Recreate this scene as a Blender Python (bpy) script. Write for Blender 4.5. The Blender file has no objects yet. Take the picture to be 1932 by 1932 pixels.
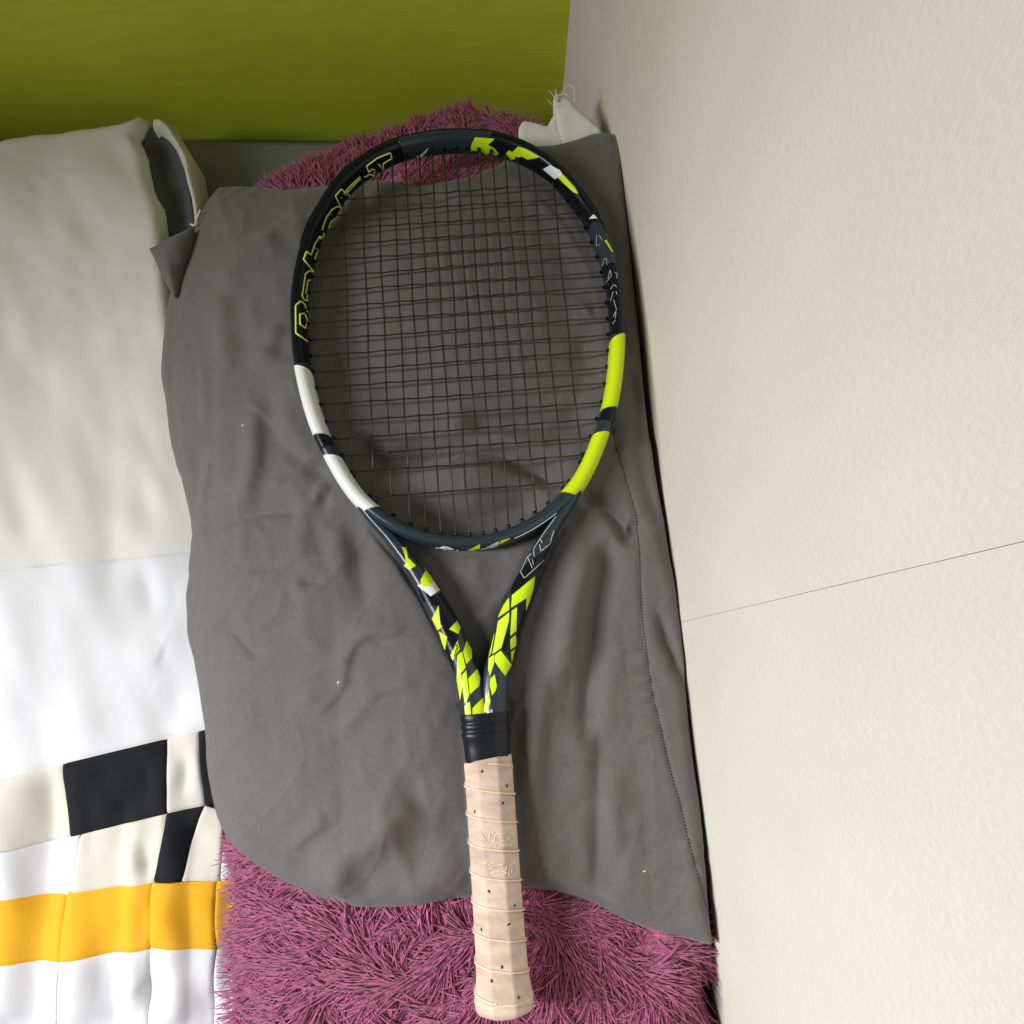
import bpy, bmesh, math, random
import numpy as np
from mathutils import Vector, Matrix
from mathutils.bvhtree import BVHTree
from mathutils.geometry import delaunay_2d_cdt
R = math.radians
rng = np.random.default_rng(7)
random.seed(7)
scn = bpy.context.scene
col = scn.collection

# ------------------------------------------------------------------ camera
TILT, FPX, HC = R(11.0), 1455.0, 0.724
cd = bpy.data.cameras.new('camera'); co = bpy.data.objects.new('camera', cd); col.objects.link(co)
co.location = (0, 0, HC); co.rotation_euler = (TILT, 0, 0)
cd.sensor_width = 36; cd.lens = 36 * FPX / 1932; cd.clip_start = 0.01; cd.clip_end = 50
scn.camera = co
# ------------------------------------------------------------------ light
w = bpy.data.worlds.new('World'); scn.world = w; w.use_nodes = True
w.node_tree.nodes['Background'].inputs[0].default_value = (0.93, 0.97, 1.0, 1)
w.node_tree.nodes['Background'].inputs[1].default_value = 0.10
def area(name, loc, target, sx, sy, power, colr, spread=180):
    l = bpy.data.lights.new(name, 'AREA'); l.shape = 'RECTANGLE'; l.size = sx; l.size_y = sy
    l.energy = power; l.color = colr
    l.spread = R(spread)
    o = bpy.data.objects.new(name, l); col.objects.link(o); o.location = loc
    d = Vector(target) - Vector(loc); o.rotation_euler = d.to_track_quat('-Z', 'Y').to_euler()
    return o
area('window_light', (-1.30, -0.06, 1.22), (0.03, -0.38, 0.1), 0.13, 1.0, 9.3, (1.0, 0.99, 0.98), 74)
scn.view_settings.view_transform = 'Standard'; scn.view_settings.look = 'None'
scn.view_settings.exposure = 0.0; scn.view_settings.gamma = 1.0

# ------------------------------------------------------------------ helpers
def tag(o, label=None, cat=None, group=None, kind=None):
    if label: o['label'] = label
    if cat: o['category'] = cat
    if group: o['group'] = group
    if kind: o['kind'] = kind
    return o
def empty(name, loc, rot=(0, 0, 0)):
    o = bpy.data.objects.new(name, None); col.objects.link(o); o.location = loc; o.rotation_euler = rot
    o.empty_display_size = 0.02
    return o
def mesh_obj(name, v, f, mat, parent=None, smooth=True):
    me = bpy.data.meshes.new(name)
    v = np.asarray(v, dtype=np.float32)
    if isinstance(f, np.ndarray):
        k = f.shape[1]
        me.vertices.add(len(v)); me.vertices.foreach_set('co', v.ravel())
        me.loops.add(f.size); me.loops.foreach_set('vertex_index', f.ravel().astype(np.int32))
        me.polygons.add(len(f)); me.polygons.foreach_set('loop_start', np.arange(0, f.size, k, dtype=np.int32))
        me.polygons.foreach_set('loop_total', np.full(len(f), k, dtype=np.int32))
        me.update(calc_edges=True); me.validate()
    else:
        me.from_pydata([tuple(map(float, p)) for p in v], [], f)
    if smooth: me.polygons.foreach_set('use_smooth', [True] * len(me.polygons))
    me.materials.append(mat); me.update()
    o = bpy.data.objects.new(name, me); col.objects.link(o)
    if parent is not None: o.parent = parent
    return o
def inst(o, name, parent, loc=(0, 0, 0), rot=(0, 0, 0)):
    c = o.copy(); c.name = name; col.objects.link(c); c.parent = parent; c.location = loc; c.rotation_euler = rot
    return c
def gridfaces(nu, nv, wrapu=False):
    i = np.arange(nu if wrapu else nu - 1); j = np.arange(nv - 1)
    I, J = np.meshgrid(i, j, indexing='ij'); I2 = (I + 1) % nu
    return np.stack([I * nv + J, I2 * nv + J, I2 * nv + J + 1, I * nv + J + 1], -1).reshape(-1, 4)
def resample(P, n, closed=False):
    P = np.asarray(P, float)
    Q = np.vstack([P, P[:1]]) if closed else P
    d = np.r_[0, np.cumsum(np.linalg.norm(np.diff(Q, axis=0), axis=1))]
    t = np.linspace(0, d[-1], n, endpoint=not closed)
    return np.stack([np.interp(t, d, Q[:, k]) for k in range(Q.shape[1])], 1)
def spline(P, n, closed=False):
    P = np.asarray(P, float); m = len(P)
    out = []
    segs = m if closed else m - 1
    for i in range(segs):
        g = (lambda k: P[k % m]) if closed else (lambda k: P[min(max(k, 0), m - 1)])
        p0, p1, p2, p3 = g(i - 1), g(i), g(i + 1), g(i + 2)
        for t in np.linspace(0, 1, 24, endpoint=False):
            out.append(0.5 * (2 * p1 + (p2 - p0) * t + (2 * p0 - 5 * p1 + 4 * p2 - p3) * t * t + (3 * p1 - p0 - 3 * p2 + p3) * t ** 3))
    if not closed: out.append(P[-1])
    return resample(np.array(out), n, closed)
def tube(P, r, ns=6, caps=True, taper=None):
    P = np.asarray(P, float); n = len(P)
    T = np.gradient(P, axis=0); T /= np.linalg.norm(T, axis=1)[:, None] + 1e-12
    up = np.array([0, 0, 1.0])
    A = np.cross(T, up); bad = np.linalg.norm(A, axis=1) < 1e-3; A[bad] = (1, 0, 0)
    A /= np.linalg.norm(A, axis=1)[:, None]; B = np.cross(A, T)
    rr = np.full(n, r) if taper is None else r * np.asarray(taper)
    a = np.linspace(0, 2 * math.pi, ns, endpoint=False)
    V = P[:, None] + rr[:, None, None] * (np.cos(a)[None, :, None] * A[:, None] + np.sin(a)[None, :, None] * B[:, None])
    V = V.transpose(1, 0, 2).reshape(-1, 3)
    F = [list(map(int, q)) for q in gridfaces(ns, n, True)]
    if caps:
        F.append([int(k * n) for k in range(ns)]); F.append([int(k * n + n - 1) for k in range(ns)][::-1])
    return V, F
def join(parts):
    V, F, o = [], [], 0
    for v, f in parts:
        V.append(np.asarray(v)); F += [[int(i) + o for i in q] for q in f]; o += len(v)
    return np.vstack(V), F
def pxray(u, v):
    x = (u - 966) / FPX; y = (966 - v) / FPX
    return np.array([x, y * math.cos(TILT) + math.sin(TILT), y * math.sin(TILT) - math.cos(TILT)])
def U(u, v, z):
    d = pxray(u, v); return np.array([0, 0, HC]) + d * (z - HC) / d[2]
def crop(x0, y0, s, pts): return [(.966 * (x0 + a / s), .966 * (y0 + b / s)) for a, b in pts]

# ------------------------------------------------------------------ materials
def mat(name, colr, rough=0.6, var=0.0, vscale=30, bump=0.0, bscale=300, spec=0.5, sheen=0.0, coat=0.0, stretch=(1, 1, 1), col2=None, bdist=0.0005):
    m = bpy.data.materials.new(name); m.use_nodes = True
    nt = m.node_tree; b = nt.nodes['Principled BSDF']
    b.inputs['Roughness'].default_value = rough; b.inputs['Specular IOR Level'].default_value = spec
    b.inputs['Sheen Weight'].default_value = sheen; b.inputs['Coat Weight'].default_value = coat
    b.inputs['Coat Roughness'].default_value = 0.12
    b.inputs['Base Color'].default_value = (*colr, 1)
    tc = nt.nodes.new('ShaderNodeTexCoord'); mp = nt.nodes.new('ShaderNodeMapping'); mp.inputs['Scale'].default_value = stretch
    nt.links.new(tc.outputs['Object'], mp.inputs[0])
    if var or col2:
        n = nt.nodes.new('ShaderNodeTexNoise'); n.inputs['Scale'].default_value = vscale; n.inputs['Detail'].default_value = 5
        nt.links.new(mp.outputs[0], n.inputs['Vector'])
        r = nt.nodes.new('ShaderNodeValToRGB'); r.color_ramp.elements[0].position = 0.32; r.color_ramp.elements[1].position = 0.68
        c2 = col2 or tuple(min(1, c * (1 + var)) for c in colr)
        r.color_ramp.elements[0].color = (*[c * (1 - var) for c in colr], 1); r.color_ramp.elements[1].color = (*c2, 1)
        nt.links.new(n.outputs['Fac'], r.inputs[0]); nt.links.new(r.outputs[0], b.inputs['Base Color'])
    if bump:
        n2 = nt.nodes.new('ShaderNodeTexNoise'); n2.inputs['Scale'].default_value = bscale; n2.inputs['Detail'].default_value = 3
        nt.links.new(mp.outputs[0], n2.inputs['Vector'])
        bp = nt.nodes.new('ShaderNodeBump'); bp.inputs['Strength'].default_value = bump; bp.inputs['Distance'].default_value = bdist
        nt.links.new(n2.outputs['Fac'], bp.inputs['Height']); nt.links.new(bp.outputs[0], b.inputs['Normal'])
    return m
def weave(m, s=900, strength=0.25, dist=0.0003, axes='XY'):
    """fine woven threads added to a material's bump"""
    nt = m.node_tree; b = nt.nodes['Principled BSDF']
    tc = nt.nodes.new('ShaderNodeTexCoord')
    ws = []
    for ax in axes:
        wv = nt.nodes.new('ShaderNodeTexWave'); wv.bands_direction = ax; wv.inputs['Scale'].default_value = s; wv.inputs['Distortion'].default_value = 1.5
        wv.inputs['Detail Scale'].default_value = 3
        nt.links.new(tc.outputs['Object'], wv.inputs['Vector']); ws.append(wv.outputs['Fac'])
    h = ws[0]
    if len(ws) > 1:
        a = nt.nodes.new('ShaderNodeMath'); a.operation = 'ADD'; nt.links.new(ws[0], a.inputs[0]); nt.links.new(ws[1], a.inputs[1]); h = a.outputs[0]
    bp = nt.nodes.new('ShaderNodeBump'); bp.inputs['Strength'].default_value = strength; bp.inputs['Distance'].default_value = dist
    nt.links.new(h, bp.inputs['Height'])
    old = b.inputs['Normal'].links[0].from_socket if b.inputs['Normal'].links else None
    if old: nt.links.new(old, bp.inputs['Normal'])
    nt.links.new(bp.outputs[0], b.inputs['Normal'])
    return m
M = {}
M['slate'] = mat('slate_paint', (.020, .034, .048), .3, var=.12, vscale=400, coat=.2, spec=.35)
M['black'] = mat('black_paint', (.004, .005, .010), .3, spec=.25, coat=.08)
M['yellow'] = mat('yellow_paint', (.60, .80, .004), .42, spec=.4)
M['white'] = mat('white_paint', (.74, .76, .75), .42, spec=.4)
M['outline'] = mat('outline_paint', (.75, .95, .16), .45)
M['whiteline'] = mat('white_line', (.62, .66, .66), .45)
M['rubber'] = mat('black_rubber', (.007, .008, .011), .36, spec=.3, bump=.1, bscale=900)
M['gap'] = mat('dark_hole', (.02, .012, .01), .9)
M['string'] = mat('black_string', (.007, .007, .008), .27, spec=1.0, coat=.25)
M['grip'] = mat('leather_grip', (.55, .405, .32), .75, var=.14, vscale=45, bump=.5, bscale=420, stretch=(1, 3, 1), col2=(.64, .50, .41))
M['gripedge'] = mat('grip_edge', (.74, .61, .47), .7, bump=.4, bscale=600)
M['case'] = weave(mat('grey_cotton', (.115, .108, .107), .85, var=.09, vscale=420, bump=.30, bscale=260, sheen=.15, bdist=.0006), 700, .22, .00025)
M['thread'] = mat('dark_thread', (.03, .027, .028), .8)
M['fur'] = mat('pink_fur', (.345, .078, .165), .85, var=.42, vscale=260, sheen=.3)
M['furbase'] = mat('pink_backing', (.20, .042, .085), .95)
M['qwhite'] = weave(mat('white_cotton', (.655, .66, .70), .85, var=.02, bump=.25, bscale=220), 800, .12)
M['qwhite_warmlit'] = weave(mat('white_cotton_warmlit', (.655, .645, .62), .85, var=.02, bump=.25, bscale=220), 800, .12)  # same white cotton, the warmer light at the top mixed into its colour
M['qcream'] = weave(mat('cream_cotton', (.60, .575, .515), .85, var=.03, bump=.25, bscale=220), 800, .12)
M['qblack'] = weave(mat('black_cotton', (.013, .014, .018), .9, var=.1, bump=.25, bscale=220, spec=.15), 800, .15)
M['qyellow'] = weave(mat('yellow_cotton', (.74, .37, .006), .85, var=.03, bump=.25, bscale=220), 800, .12)
M['lining'] = weave(mat('charcoal_lining', (.070, .070, .078), .9, var=.06, bump=.3, bscale=200), 700, .2)
M['sheet'] = weave(mat('grey_sheet', (.21, .215, .20), .9, var=.04, bump=.2, bscale=200), 700, .15)
M['wall'] = weave(mat('cream_wallpaper', (.71, .67, .60), .8, var=.025, vscale=14, bump=.55, bscale=420, stretch=(1, 1, .55), bdist=.0010), 330, .12, .0006, 'YZ')
M['green'] = weave(mat('green_wallpaper', (.58, .69, .030), .75, var=.05, vscale=120, bump=.4, bscale=260, stretch=(.25, 1, 1.2)), 300, .35, .0006, 'Z')
M['whitecloth'] = weave(mat('white_cloth', (.70, .69, .64), .85, var=.03, bump=.2, bscale=200), 800, .12)

# ------------------------------------------------------------------ the setting: walls, bed
WP = spline([(.0515, .569), (.066, .556), (.079, .535), (.089, .505), (.0945, .47), (.0985, .43)], 90)
WP = np.vstack([WP, [(.0985 + .0825 * (.43 - y), y) for y in np.linspace(.42, -1.2, 80)]])
def wall_strip(P, z0, z1, thick, name, m, parent=None, nz=6):
    P = np.asarray(P); T = np.gradient(P, axis=0); T /= np.linalg.norm(T, axis=1)[:, None]
    N = np.stack([-T[:, 1], T[:, 0]], 1)          # points into the wall
    zs = np.linspace(z0, z1, nz)
    front = np.array([[(p[0], p[1], z) for z in zs] for p in P]); back = np.array([[(p[0] + n[0] * thick, p[1] + n[1] * thick, z) for z in zs] for p, n in zip(P, N)])
    n = len(P); V = np.vstack([front.reshape(-1, 3), back.reshape(-1, 3)])
    F = [list(map(int, q)) for q in gridfaces(n, nz)]; o = n * nz
    F += [[i + o for i in q][::-1] for q in F]
    for i in range(n - 1):
        a = i * nz; b = (i + 1) * nz
        F.append([a, a + o, b + o, b]); a += nz - 1; b += nz - 1; F.append([a, b, b + o, a + o])
    for a in (0, (n - 1) * nz):
        for k in range(nz - 1): F.append([a + k, a + k + 1, a + k + 1 + o, a + k + o])
    return mesh_obj(name, V, F, m, parent, smooth=False)
wall_r = wall_strip(WP + np.array([.0022, 0.0008]), -.4, 1.6, .08, 'wall_right', mat('plaster', (.5, .47, .42), .9)); tag(wall_r, kind='structure')
# seam where two lengths of wallpaper meet
d = pxray(1500, 1100); best = min(WP[90:], key=lambda p: abs(p[0] - d[0] / d[1] * p[1])) if abs(d[1]) > 1e-6 else WP[60]
ys = best[1]
WPf = np.vstack([WP[:90], [(.0985 + .0825 * (.43 - y), y) for y in np.linspace(.42, ys + .0001, 60)]])
WPn = np.array([(.0985 + .0825 * (.43 - y), y) for y in np.linspace(ys - .00008, -1.2, 60)])
wall_strip(WPf, -.4, 1.6, .0016, 'wallpaper_panel', M['wall'], wall_r)
wall_strip(WPn, -.4, 1.6, .0016, 'wallpaper_panel', M['wall'], wall_r)
gx = np.linspace(.12, -1.6, 60)
wall_b = wall_strip([(x, .569 + (x - .05) * .010) for x in gx[::-1]], -.4, 1.6, .08, 'wall_back', M['green']); tag(wall_b, kind='structure')
# flip-free box: mattress with a sheet
def rounded_top(name, x0, x1, y0, y1, z, depth, m, n=60, wrinkle=.0012):
    xs = np.linspace(x0, x1, n); ys_ = np.linspace(y0, y1, n); X, Y = np.meshgrid(xs, ys_, indexing='ij')
    Z = z + wrinkle * np.sin(X * 31 + 2 * np.sin(Y * 11)) + wrinkle * np.sin(Y * 23 + 1.5 * np.sin(X * 17))
    e = np.minimum.reduce([X - x0, x1 - X, Y - y0, y1 - Y]); Z -= .03 * np.clip(1 - e / .03, 0, 1) ** 2
    V = np.stack([X, Y, Z], -1).reshape(-1, 3); F = [list(map(int, q)) for q in gridfaces(n, n)]
    ring = [i * n for i in range(n)] + [(n - 1) * n + j for j in range(1, n)] + [i * n + n - 1 for i in range(n - 2, -1, -1)] + [j for j in range(n - 2, 0, -1)]
    V2 = V[ring].copy(); V2[:, 2] = z - depth; o = len(V); V = np.vstack([V, V2]); k = len(ring)
    for a in range(k): F.append([ring[a], o + a, o + (a + 1) % k, ring[(a + 1) % k]])
    F.append([o + a for a in range(k)])
    return mesh_obj(name, V, F, m)
bed = rounded_top('mattress', -1.1, .235, -1.1, .562, 0.0, .22, M['sheet'])
bed.location.x = 0
tag(bed, 'grey sheeted bed surface, the bare strip in front of the green wall', 'bed')

# ------------------------------------------------------------------ racket frame of reference
PITCH = R(2.2)
BUTT = U(954, 1925, .15)
nrm = np.array([0, math.sin(PITCH), math.cos(PITCH)])
def onplane(u, v, off=0.0):
    d = pxray(u, v); P0 = BUTT + nrm * off; c = np.array([0, 0, HC])
    return c + d * np.dot(P0 - c, nrm) / np.dot(d, nrm)
ay = onplane(841, 260) - BUTT; ay /= np.linalg.norm(ay); ax = np.cross(ay, nrm)
RM = Matrix(((ax[0], ay[0], nrm[0], BUTT[0]), (ax[1], ay[1], nrm[1], BUTT[1]), (ax[2], ay[2], nrm[2], BUTT[2]), (0, 0, 0, 1)))
def loc(u, v, off=0.0):
    p = onplane(u, v, off) - BUTT; return (p @ ax, p @ ay)
def plane_z(x, y): return BUTT[2] - (y - BUTT[1]) * math.tan(PITCH)
def to_local(x, y):                                  # world xy -> racket local xy (arrays)
    dx, dy = x - BUTT[0], y - BUTT[1]
    n2 = math.hypot(ay[0], ay[1]); cy, sy = ay[1] / n2, ay[0] / n2
    return dx * cy - dy * sy, (dx * sy + dy * cy) / math.cos(PITCH)

# ------------------------------------------------------------------ cloth: Coons patch with traced folds
def coons(Lc, Rc, Bc, Tc, nu, nv):
    """curves in px+z: left/right from bottom to top, bottom/top from left to right -> world xy grid + edge z grids"""
    def wcurve(c, n):
        P = np.array([[*U(u, v, z)[:2], z] for u, v, z in c]); return spline(P, n)
    L, Rr = wcurve(Lc, nv), wcurve(Rc, nv); B, T = wcurve(Bc, nu), wcurve(Tc, nu)
    u = np.linspace(0, 1, nu)[:, None, None]; v = np.linspace(0, 1, nv)[None, :, None]
    P = (1 - u) * L[None] + u * Rr[None] + (1 - v) * B[:, None] + v * T[:, None] \
        - ((1 - u) * (1 - v) * B[0] + u * (1 - v) * B[-1] + (1 - u) * v * T[0] + u * v * T[-1])
    return P, L, Rr, B, T
def seg_dist(X, Y, line):
    """distance of every grid point to a polyline and the parameter (0..1) along it, plus signed side"""
    best = np.full(X.shape, 1e9); par = np.zeros(X.shape); side = np.zeros(X.shape)
    L = np.r_[0, np.cumsum(np.linalg.norm(np.diff(line, axis=0), axis=1))]
    for k in range(len(line) - 1):
        a, b = line[k], line[k + 1]; d = b - a; l2 = d @ d + 1e-12
        t = np.clip(((X - a[0]) * d[0] + (Y - a[1]) * d[1]) / l2, 0, 1)
        dx, dy = X - a[0] - t * d[0], Y - a[1] - t * d[1]; dd = np.hypot(dx, dy)
        m = dd < best; best[m] = dd[m]; par[m] = (L[k] + t[m] * (L[k + 1] - L[k])) / L[-1]
        side[m] = np.sign(d[0] * dy - d[1] * dx)[m]
    return best, par, side
def add_folds(Z, X, Y, folds, zref, gain=1.0, soft=False):
    for pts, amp, wid, *o in folds:
        if soft and wid >= 5: amp, wid = amp * (.85 if amp < 0 else 1.0), wid * 1.35
        line = spline(np.array([U(u, v, zref)[:2] for u, v in pts]), max(12, 5 * len(pts)))
        lo = line.min(0) - 5 * wid / 1000; hi = line.max(0) + 5 * wid / 1000
        msk = (X > lo[0]) & (X < hi[0]) & (Y > lo[1]) & (Y < hi[1])
        if not msk.any(): continue
        d, t, s = seg_dist(X[msk], Y[msk], line)
        ends = o[0] if o else (.45 if soft else .25)
        tap = np.clip(np.minimum(t / ends, (1 - t) / ends), 0, 1); tap = tap * tap * (3 - 2 * tap)
        asym = o[1] if len(o) > 1 else 0.0          # a steeper flank on one side, a gentle one on the other
        ww = wid / 1000 * np.where(s * asym > 0, 1 + abs(asym) * 2, 1.0)
        Z[msk] += gain * amp / 1000 * np.exp(-(d / ww) ** 2 if amp > 0 else -(d / ww) ** 1.6) * tap
def vnoise(X, Y, scale, seed, octv=4, ang=0.0, st=1.0):
    r = np.random.default_rng(seed); out = np.zeros(X.shape); a = 1.0; tot = 0
    c, s = math.cos(ang), math.sin(ang); x0, y0 = (X * c + Y * s), (-X * s + Y * c) * st
    for o in range(octv):
        f = 2 ** o / scale; px, py = x0 * f + 50 + 13.7 * o, y0 * f + 50 + 7.1 * o
        G = r.standard_normal((512, 512)); ix, iy = np.floor(px).astype(int), np.floor(py).astype(int)
        fx, fy = px - ix, py - iy; fx, fy = fx * fx * (3 - 2 * fx), fy * fy * (3 - 2 * fy)
        g = lambda i, j: G[(ix + i) % 512, (iy + j) % 512]
        out += a * ((g(0, 0) * (1 - fx) + g(1, 0) * fx) * (1 - fy) + (g(0, 1) * (1 - fx) + g(1, 1) * fx) * fy); tot += a; a *= .5
    return out / tot
def blur(Z, n):
    for _ in range(n):
        P = np.pad(Z, 1, mode='edge'); Z = (P[:-2, 1:-1] + P[2:, 1:-1] + P[1:-1, :-2] + P[1:-1, 2:] + 2 * Z) / 6
    return Z
def cloth_obj(name, X, Y, Z, m, parent, tuck=(.012, .02), sharp=False):
    """grid sheet whose rim is turned under, so the edge has depth"""
    nu, nv = X.shape; V = np.stack([X, Y, Z], -1).reshape(-1, 3); F = gridfaces(nu, nv)
    ring = np.r_[np.arange(nu) * nv, (nu - 1) * nv + np.arange(1, nv), np.arange(nu - 2, -1, -1) * nv + nv - 1, np.arange(nv - 2, 0, -1)]
    P = V[ring]; k = len(ring); c = V.mean(0)
    t = np.roll(P, -2, 0)[:, :2] - np.roll(P, 2, 0)[:, :2]; nrm2 = np.stack([-t[:, 1], t[:, 0]], 1); nrm2 /= np.linalg.norm(nrm2, axis=1)[:, None] + 1e-9
    for _ in range(6): nrm2 = (np.roll(nrm2, 1, 0) + np.roll(nrm2, -1, 0) + nrm2) / 3
    A = P.copy(); A[:, :2] -= nrm2 * -.0006; A[:, 2] -= tuck[1] * .35
    B = P.copy(); B[:, :2] += nrm2 * tuck[0]; B[:, 2] -= tuck[1]
    if sharp: V = np.vstack([V, P]); ring = len(V) - k + np.arange(k)
    o = len(V); V = np.vstack([V, A, B]); i = np.arange(k); j = (i + 1) % k
    F = np.vstack([F, np.stack([ring, o + i, o + j, ring[j]], 1), np.stack([o + i, o + k + i, o + k + j, o + j], 1)])
    return mesh_obj(name, V, F, m, parent)

# ---- shaggy pink cushion under the pillowcase
LC = [(500, 2090, .050), (505, 1900, .055), (508, 1760, .055), (505, 1650, .05), (480, 1560, .045), (452, 1300, .04), (440, 900, .04), (460, 600, .04), (525, 392, .045)]
RC = [(1345, 2090, .055), (1318, 1930, .06), (1310, 1800, .065), (1290, 1500, .06), (1225, 1000, .06), (1180, 600, .06), (1140, 295, .07)]
BC = [(500, 2090, .05), (700, 2110, .05), (950, 2115, .05), (1200, 2105, .05), (1345, 2090, .055)]
TC = [(525, 392, .045), (620, 330, .05), (745, 275, .055), (850, 240, .06), (905, 222, .066), (985, 240, .07), (1060, 275, .07), (1140, 295, .07)]
cushion = empty('shaggy_cushion', tuple(U(900, 1100, .0)))
tag(cushion, 'shaggy pink cushion under the grey pillowcase, its long pile showing above and below', 'cushion')
P, L, Rr, B, T = coons(LC, RC, BC, TC, 90, 140)
cx, cy = P[..., 0], P[..., 1]
def drop_of(P, L, Rr, B, T, W, zc):
    drop = np.zeros(P.shape[:2])
    for E, wd, ze in ((L[None], W[0], L[None, :, 2]), (Rr[None], W[1], Rr[None, :, 2]), (B[:, None], W[2], B[:, None, 2]), (T[:, None], W[3], T[:, None, 2])):
        d = np.hypot(P[..., 0] - E[..., 0], P[..., 1] - E[..., 1]); q = 1 - np.clip(d / wd, 0, 1)
        drop = np.maximum(drop, np.clip(zc - ze, 0, 1) * (1 - np.sqrt(np.clip(1 - q ** 2.2, 0, 1))))
    return drop
zc = plane_z(cx, cy) - np.interp(cy, [-.06, .02, .34, .42], [.040, .060, .060, .046])
zc = np.where(cy < -.1, np.minimum(zc, .114 + .0 * cy), zc)
cz = zc - drop_of(P, L, Rr, B, T, (.07, .05, .05, .06), zc)
cz += .004 * vnoise(cx, cy, .05, 3, 3)
cw = np.stack([cx, cy, cz], -1); cl0 = np.array(cushion.location)
body = cloth_obj('cushion_body', cx - cl0[0], cy - cl0[1], cz - cl0[2], M['furbase'], cushion, tuck=(.03, .05))
# pile strands
def px_of(p):
    d = p - np.array([0, 0, HC]); ct, st = math.cos(TILT), math.sin(TILT)
    y = d[..., 1] * ct + d[..., 2] * st; z = -d[..., 1] * st + d[..., 2] * ct
    return 966 + FPX * d[..., 0] / -z, 966 - FPX * y / -z
pu, pv = px_of(cw)
show = ((pv > 1575) | ((pv < np.where(pu > 620, 356, 392)) & (pu < 985)))
cells = np.argwhere(show[:-1, :-1])
a_ = np.linalg.norm(np.cross(cw[1:, :-1] - cw[:-1, :-1], cw[:-1, 1:] - cw[:-1, :-1]), axis=-1)
wts = a_[cells[:, 0], cells[:, 1]]; vis = pv[cells[:, 0], cells[:, 1]]
wts = wts * np.where(vis > 2000, .5, 1.0); wts /= wts.sum()
NST = 52000
pick = cells[rng.choice(len(cells), NST, p=wts)]
fu, fv = rng.random(NST)[:, None], rng.random(NST)[:, None]
i, j = pick[:, 0], pick[:, 1]
root = cw[i, j] * (1 - fu) * (1 - fv) + cw[i + 1, j] * fu * (1 - fv) + cw[i, j + 1] * (1 - fu) * fv + cw[i + 1, j + 1] * fu * fv
nn = np.cross(cw[i + 1, j] - cw[i, j], cw[i, j + 1] - cw[i, j]); nn /= np.linalg.norm(nn, axis=1)[:, None]; nn *= np.sign(nn[:, 2:3] + 1e-9)
cen = U(960, 1480, .1); cent = U(820, 520, .1)
lower = (root[:, 1] < .1)[:, None]
dirv = np.where(lower, root[:, :2] - cen[:2], (root[:, :2] - cent[:2]) * np.array([.8, 1.2]))
left_low = lower[:, 0] & (root[:, 0] < -.05)
dirv[left_low] = np.array([-1.0, -.10]) * .2 + .6 * dirv[left_low]
dirv /= np.linalg.norm(dirv, axis=1)[:, None] + 1e-9
# tufts: neighbours share a lean
sw = vnoise(root[:, 0][None], root[:, 1][None], .022, 11, 2)[0] * 1.5 + vnoise(root[:, 0][None], root[:, 1][None], .008, 12, 1)[0] * .5 + rng.normal(0, .22, NST)
c, s = np.cos(sw), np.sin(sw); dirv = np.stack([dirv[:, 0] * c - dirv[:, 1] * s, dirv[:, 0] * s + dirv[:, 1] * c], 1)
ln = rng.uniform(.018, .036, NST); ln = np.where(lower[:, 0], ln, ln * .72); ln *= np.where(lower[:, 0] & (root[:, 0] < -.19), .7, 1.0); lift = np.clip(rng.uniform(.12, .55, NST) + .2 * vnoise(root[:, 0][None], root[:, 1][None], .015, 13, 1)[0], .12, 1)
ks = np.linspace(0, 1, 6); ns = 3
side = np.stack([-dirv[:, 1], dirv[:, 0]], 1); curl = rng.normal(0, .22, NST)
Q = np.zeros((NST, 6, 3))
for k, t in enumerate(ks):
    out = (t * ln * .92)[:, None]
    Q[:, k, :2] = root[:, :2] + dirv * out + side * (curl * ln * t * t)[:, None] + nn[:, :2] * (ln * .3 * t)[:, None]
    Q[:, k, 2] = root[:, 2] + ln * (lift * t * .95 - t * t * (.10 + .45 * lift)) - .001
cid = np.floor(root[:, :2] / .0085 + .35 * np.sin(root[:, 1::-1] * 700)).astype(int); key = cid[:, 0] * 100003 + cid[:, 1]
_, inv = np.unique(key, return_inverse=True); nc = inv.max() + 1
cen3 = np.stack([np.bincount(inv, root[:, k], nc) / np.bincount(inv, minlength=nc) for k in range(3)], 1)[inv]
for k, t in enumerate(ks): Q[:, k] += (cen3 - root) * (.78 * t ** 1.1)
wid = rng.uniform(.00042, .00078, NST)
tp = np.array([.8, 1, 1, .95, .8, .25])
Tn = np.gradient(Q, axis=1); Tn /= np.linalg.norm(Tn, axis=2)[..., None] + 1e-9
A = np.cross(Tn, np.array([0, 0, 1.0])); A /= np.linalg.norm(A, axis=2)[..., None] + 1e-6; Bn = np.cross(A, Tn)
ang = np.array([0.5, 2.6, 4.7])
V = Q[:, None] + (wid[:, None] * tp)[:, None, :, None] * (np.cos(ang)[None, :, None, None] * A[:, None] + np.sin(ang)[None, :, None, None] * Bn[:, None])
base = gridfaces(ns, 6, True); F = (base[None] + (np.arange(NST) * ns * 6)[:, None, None]).reshape(-1, 4)
fur = mesh_obj('pile', (V.reshape(-1, 3) - cl0), F, M['fur'], cushion); tag(fur, kind='stuff')

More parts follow.
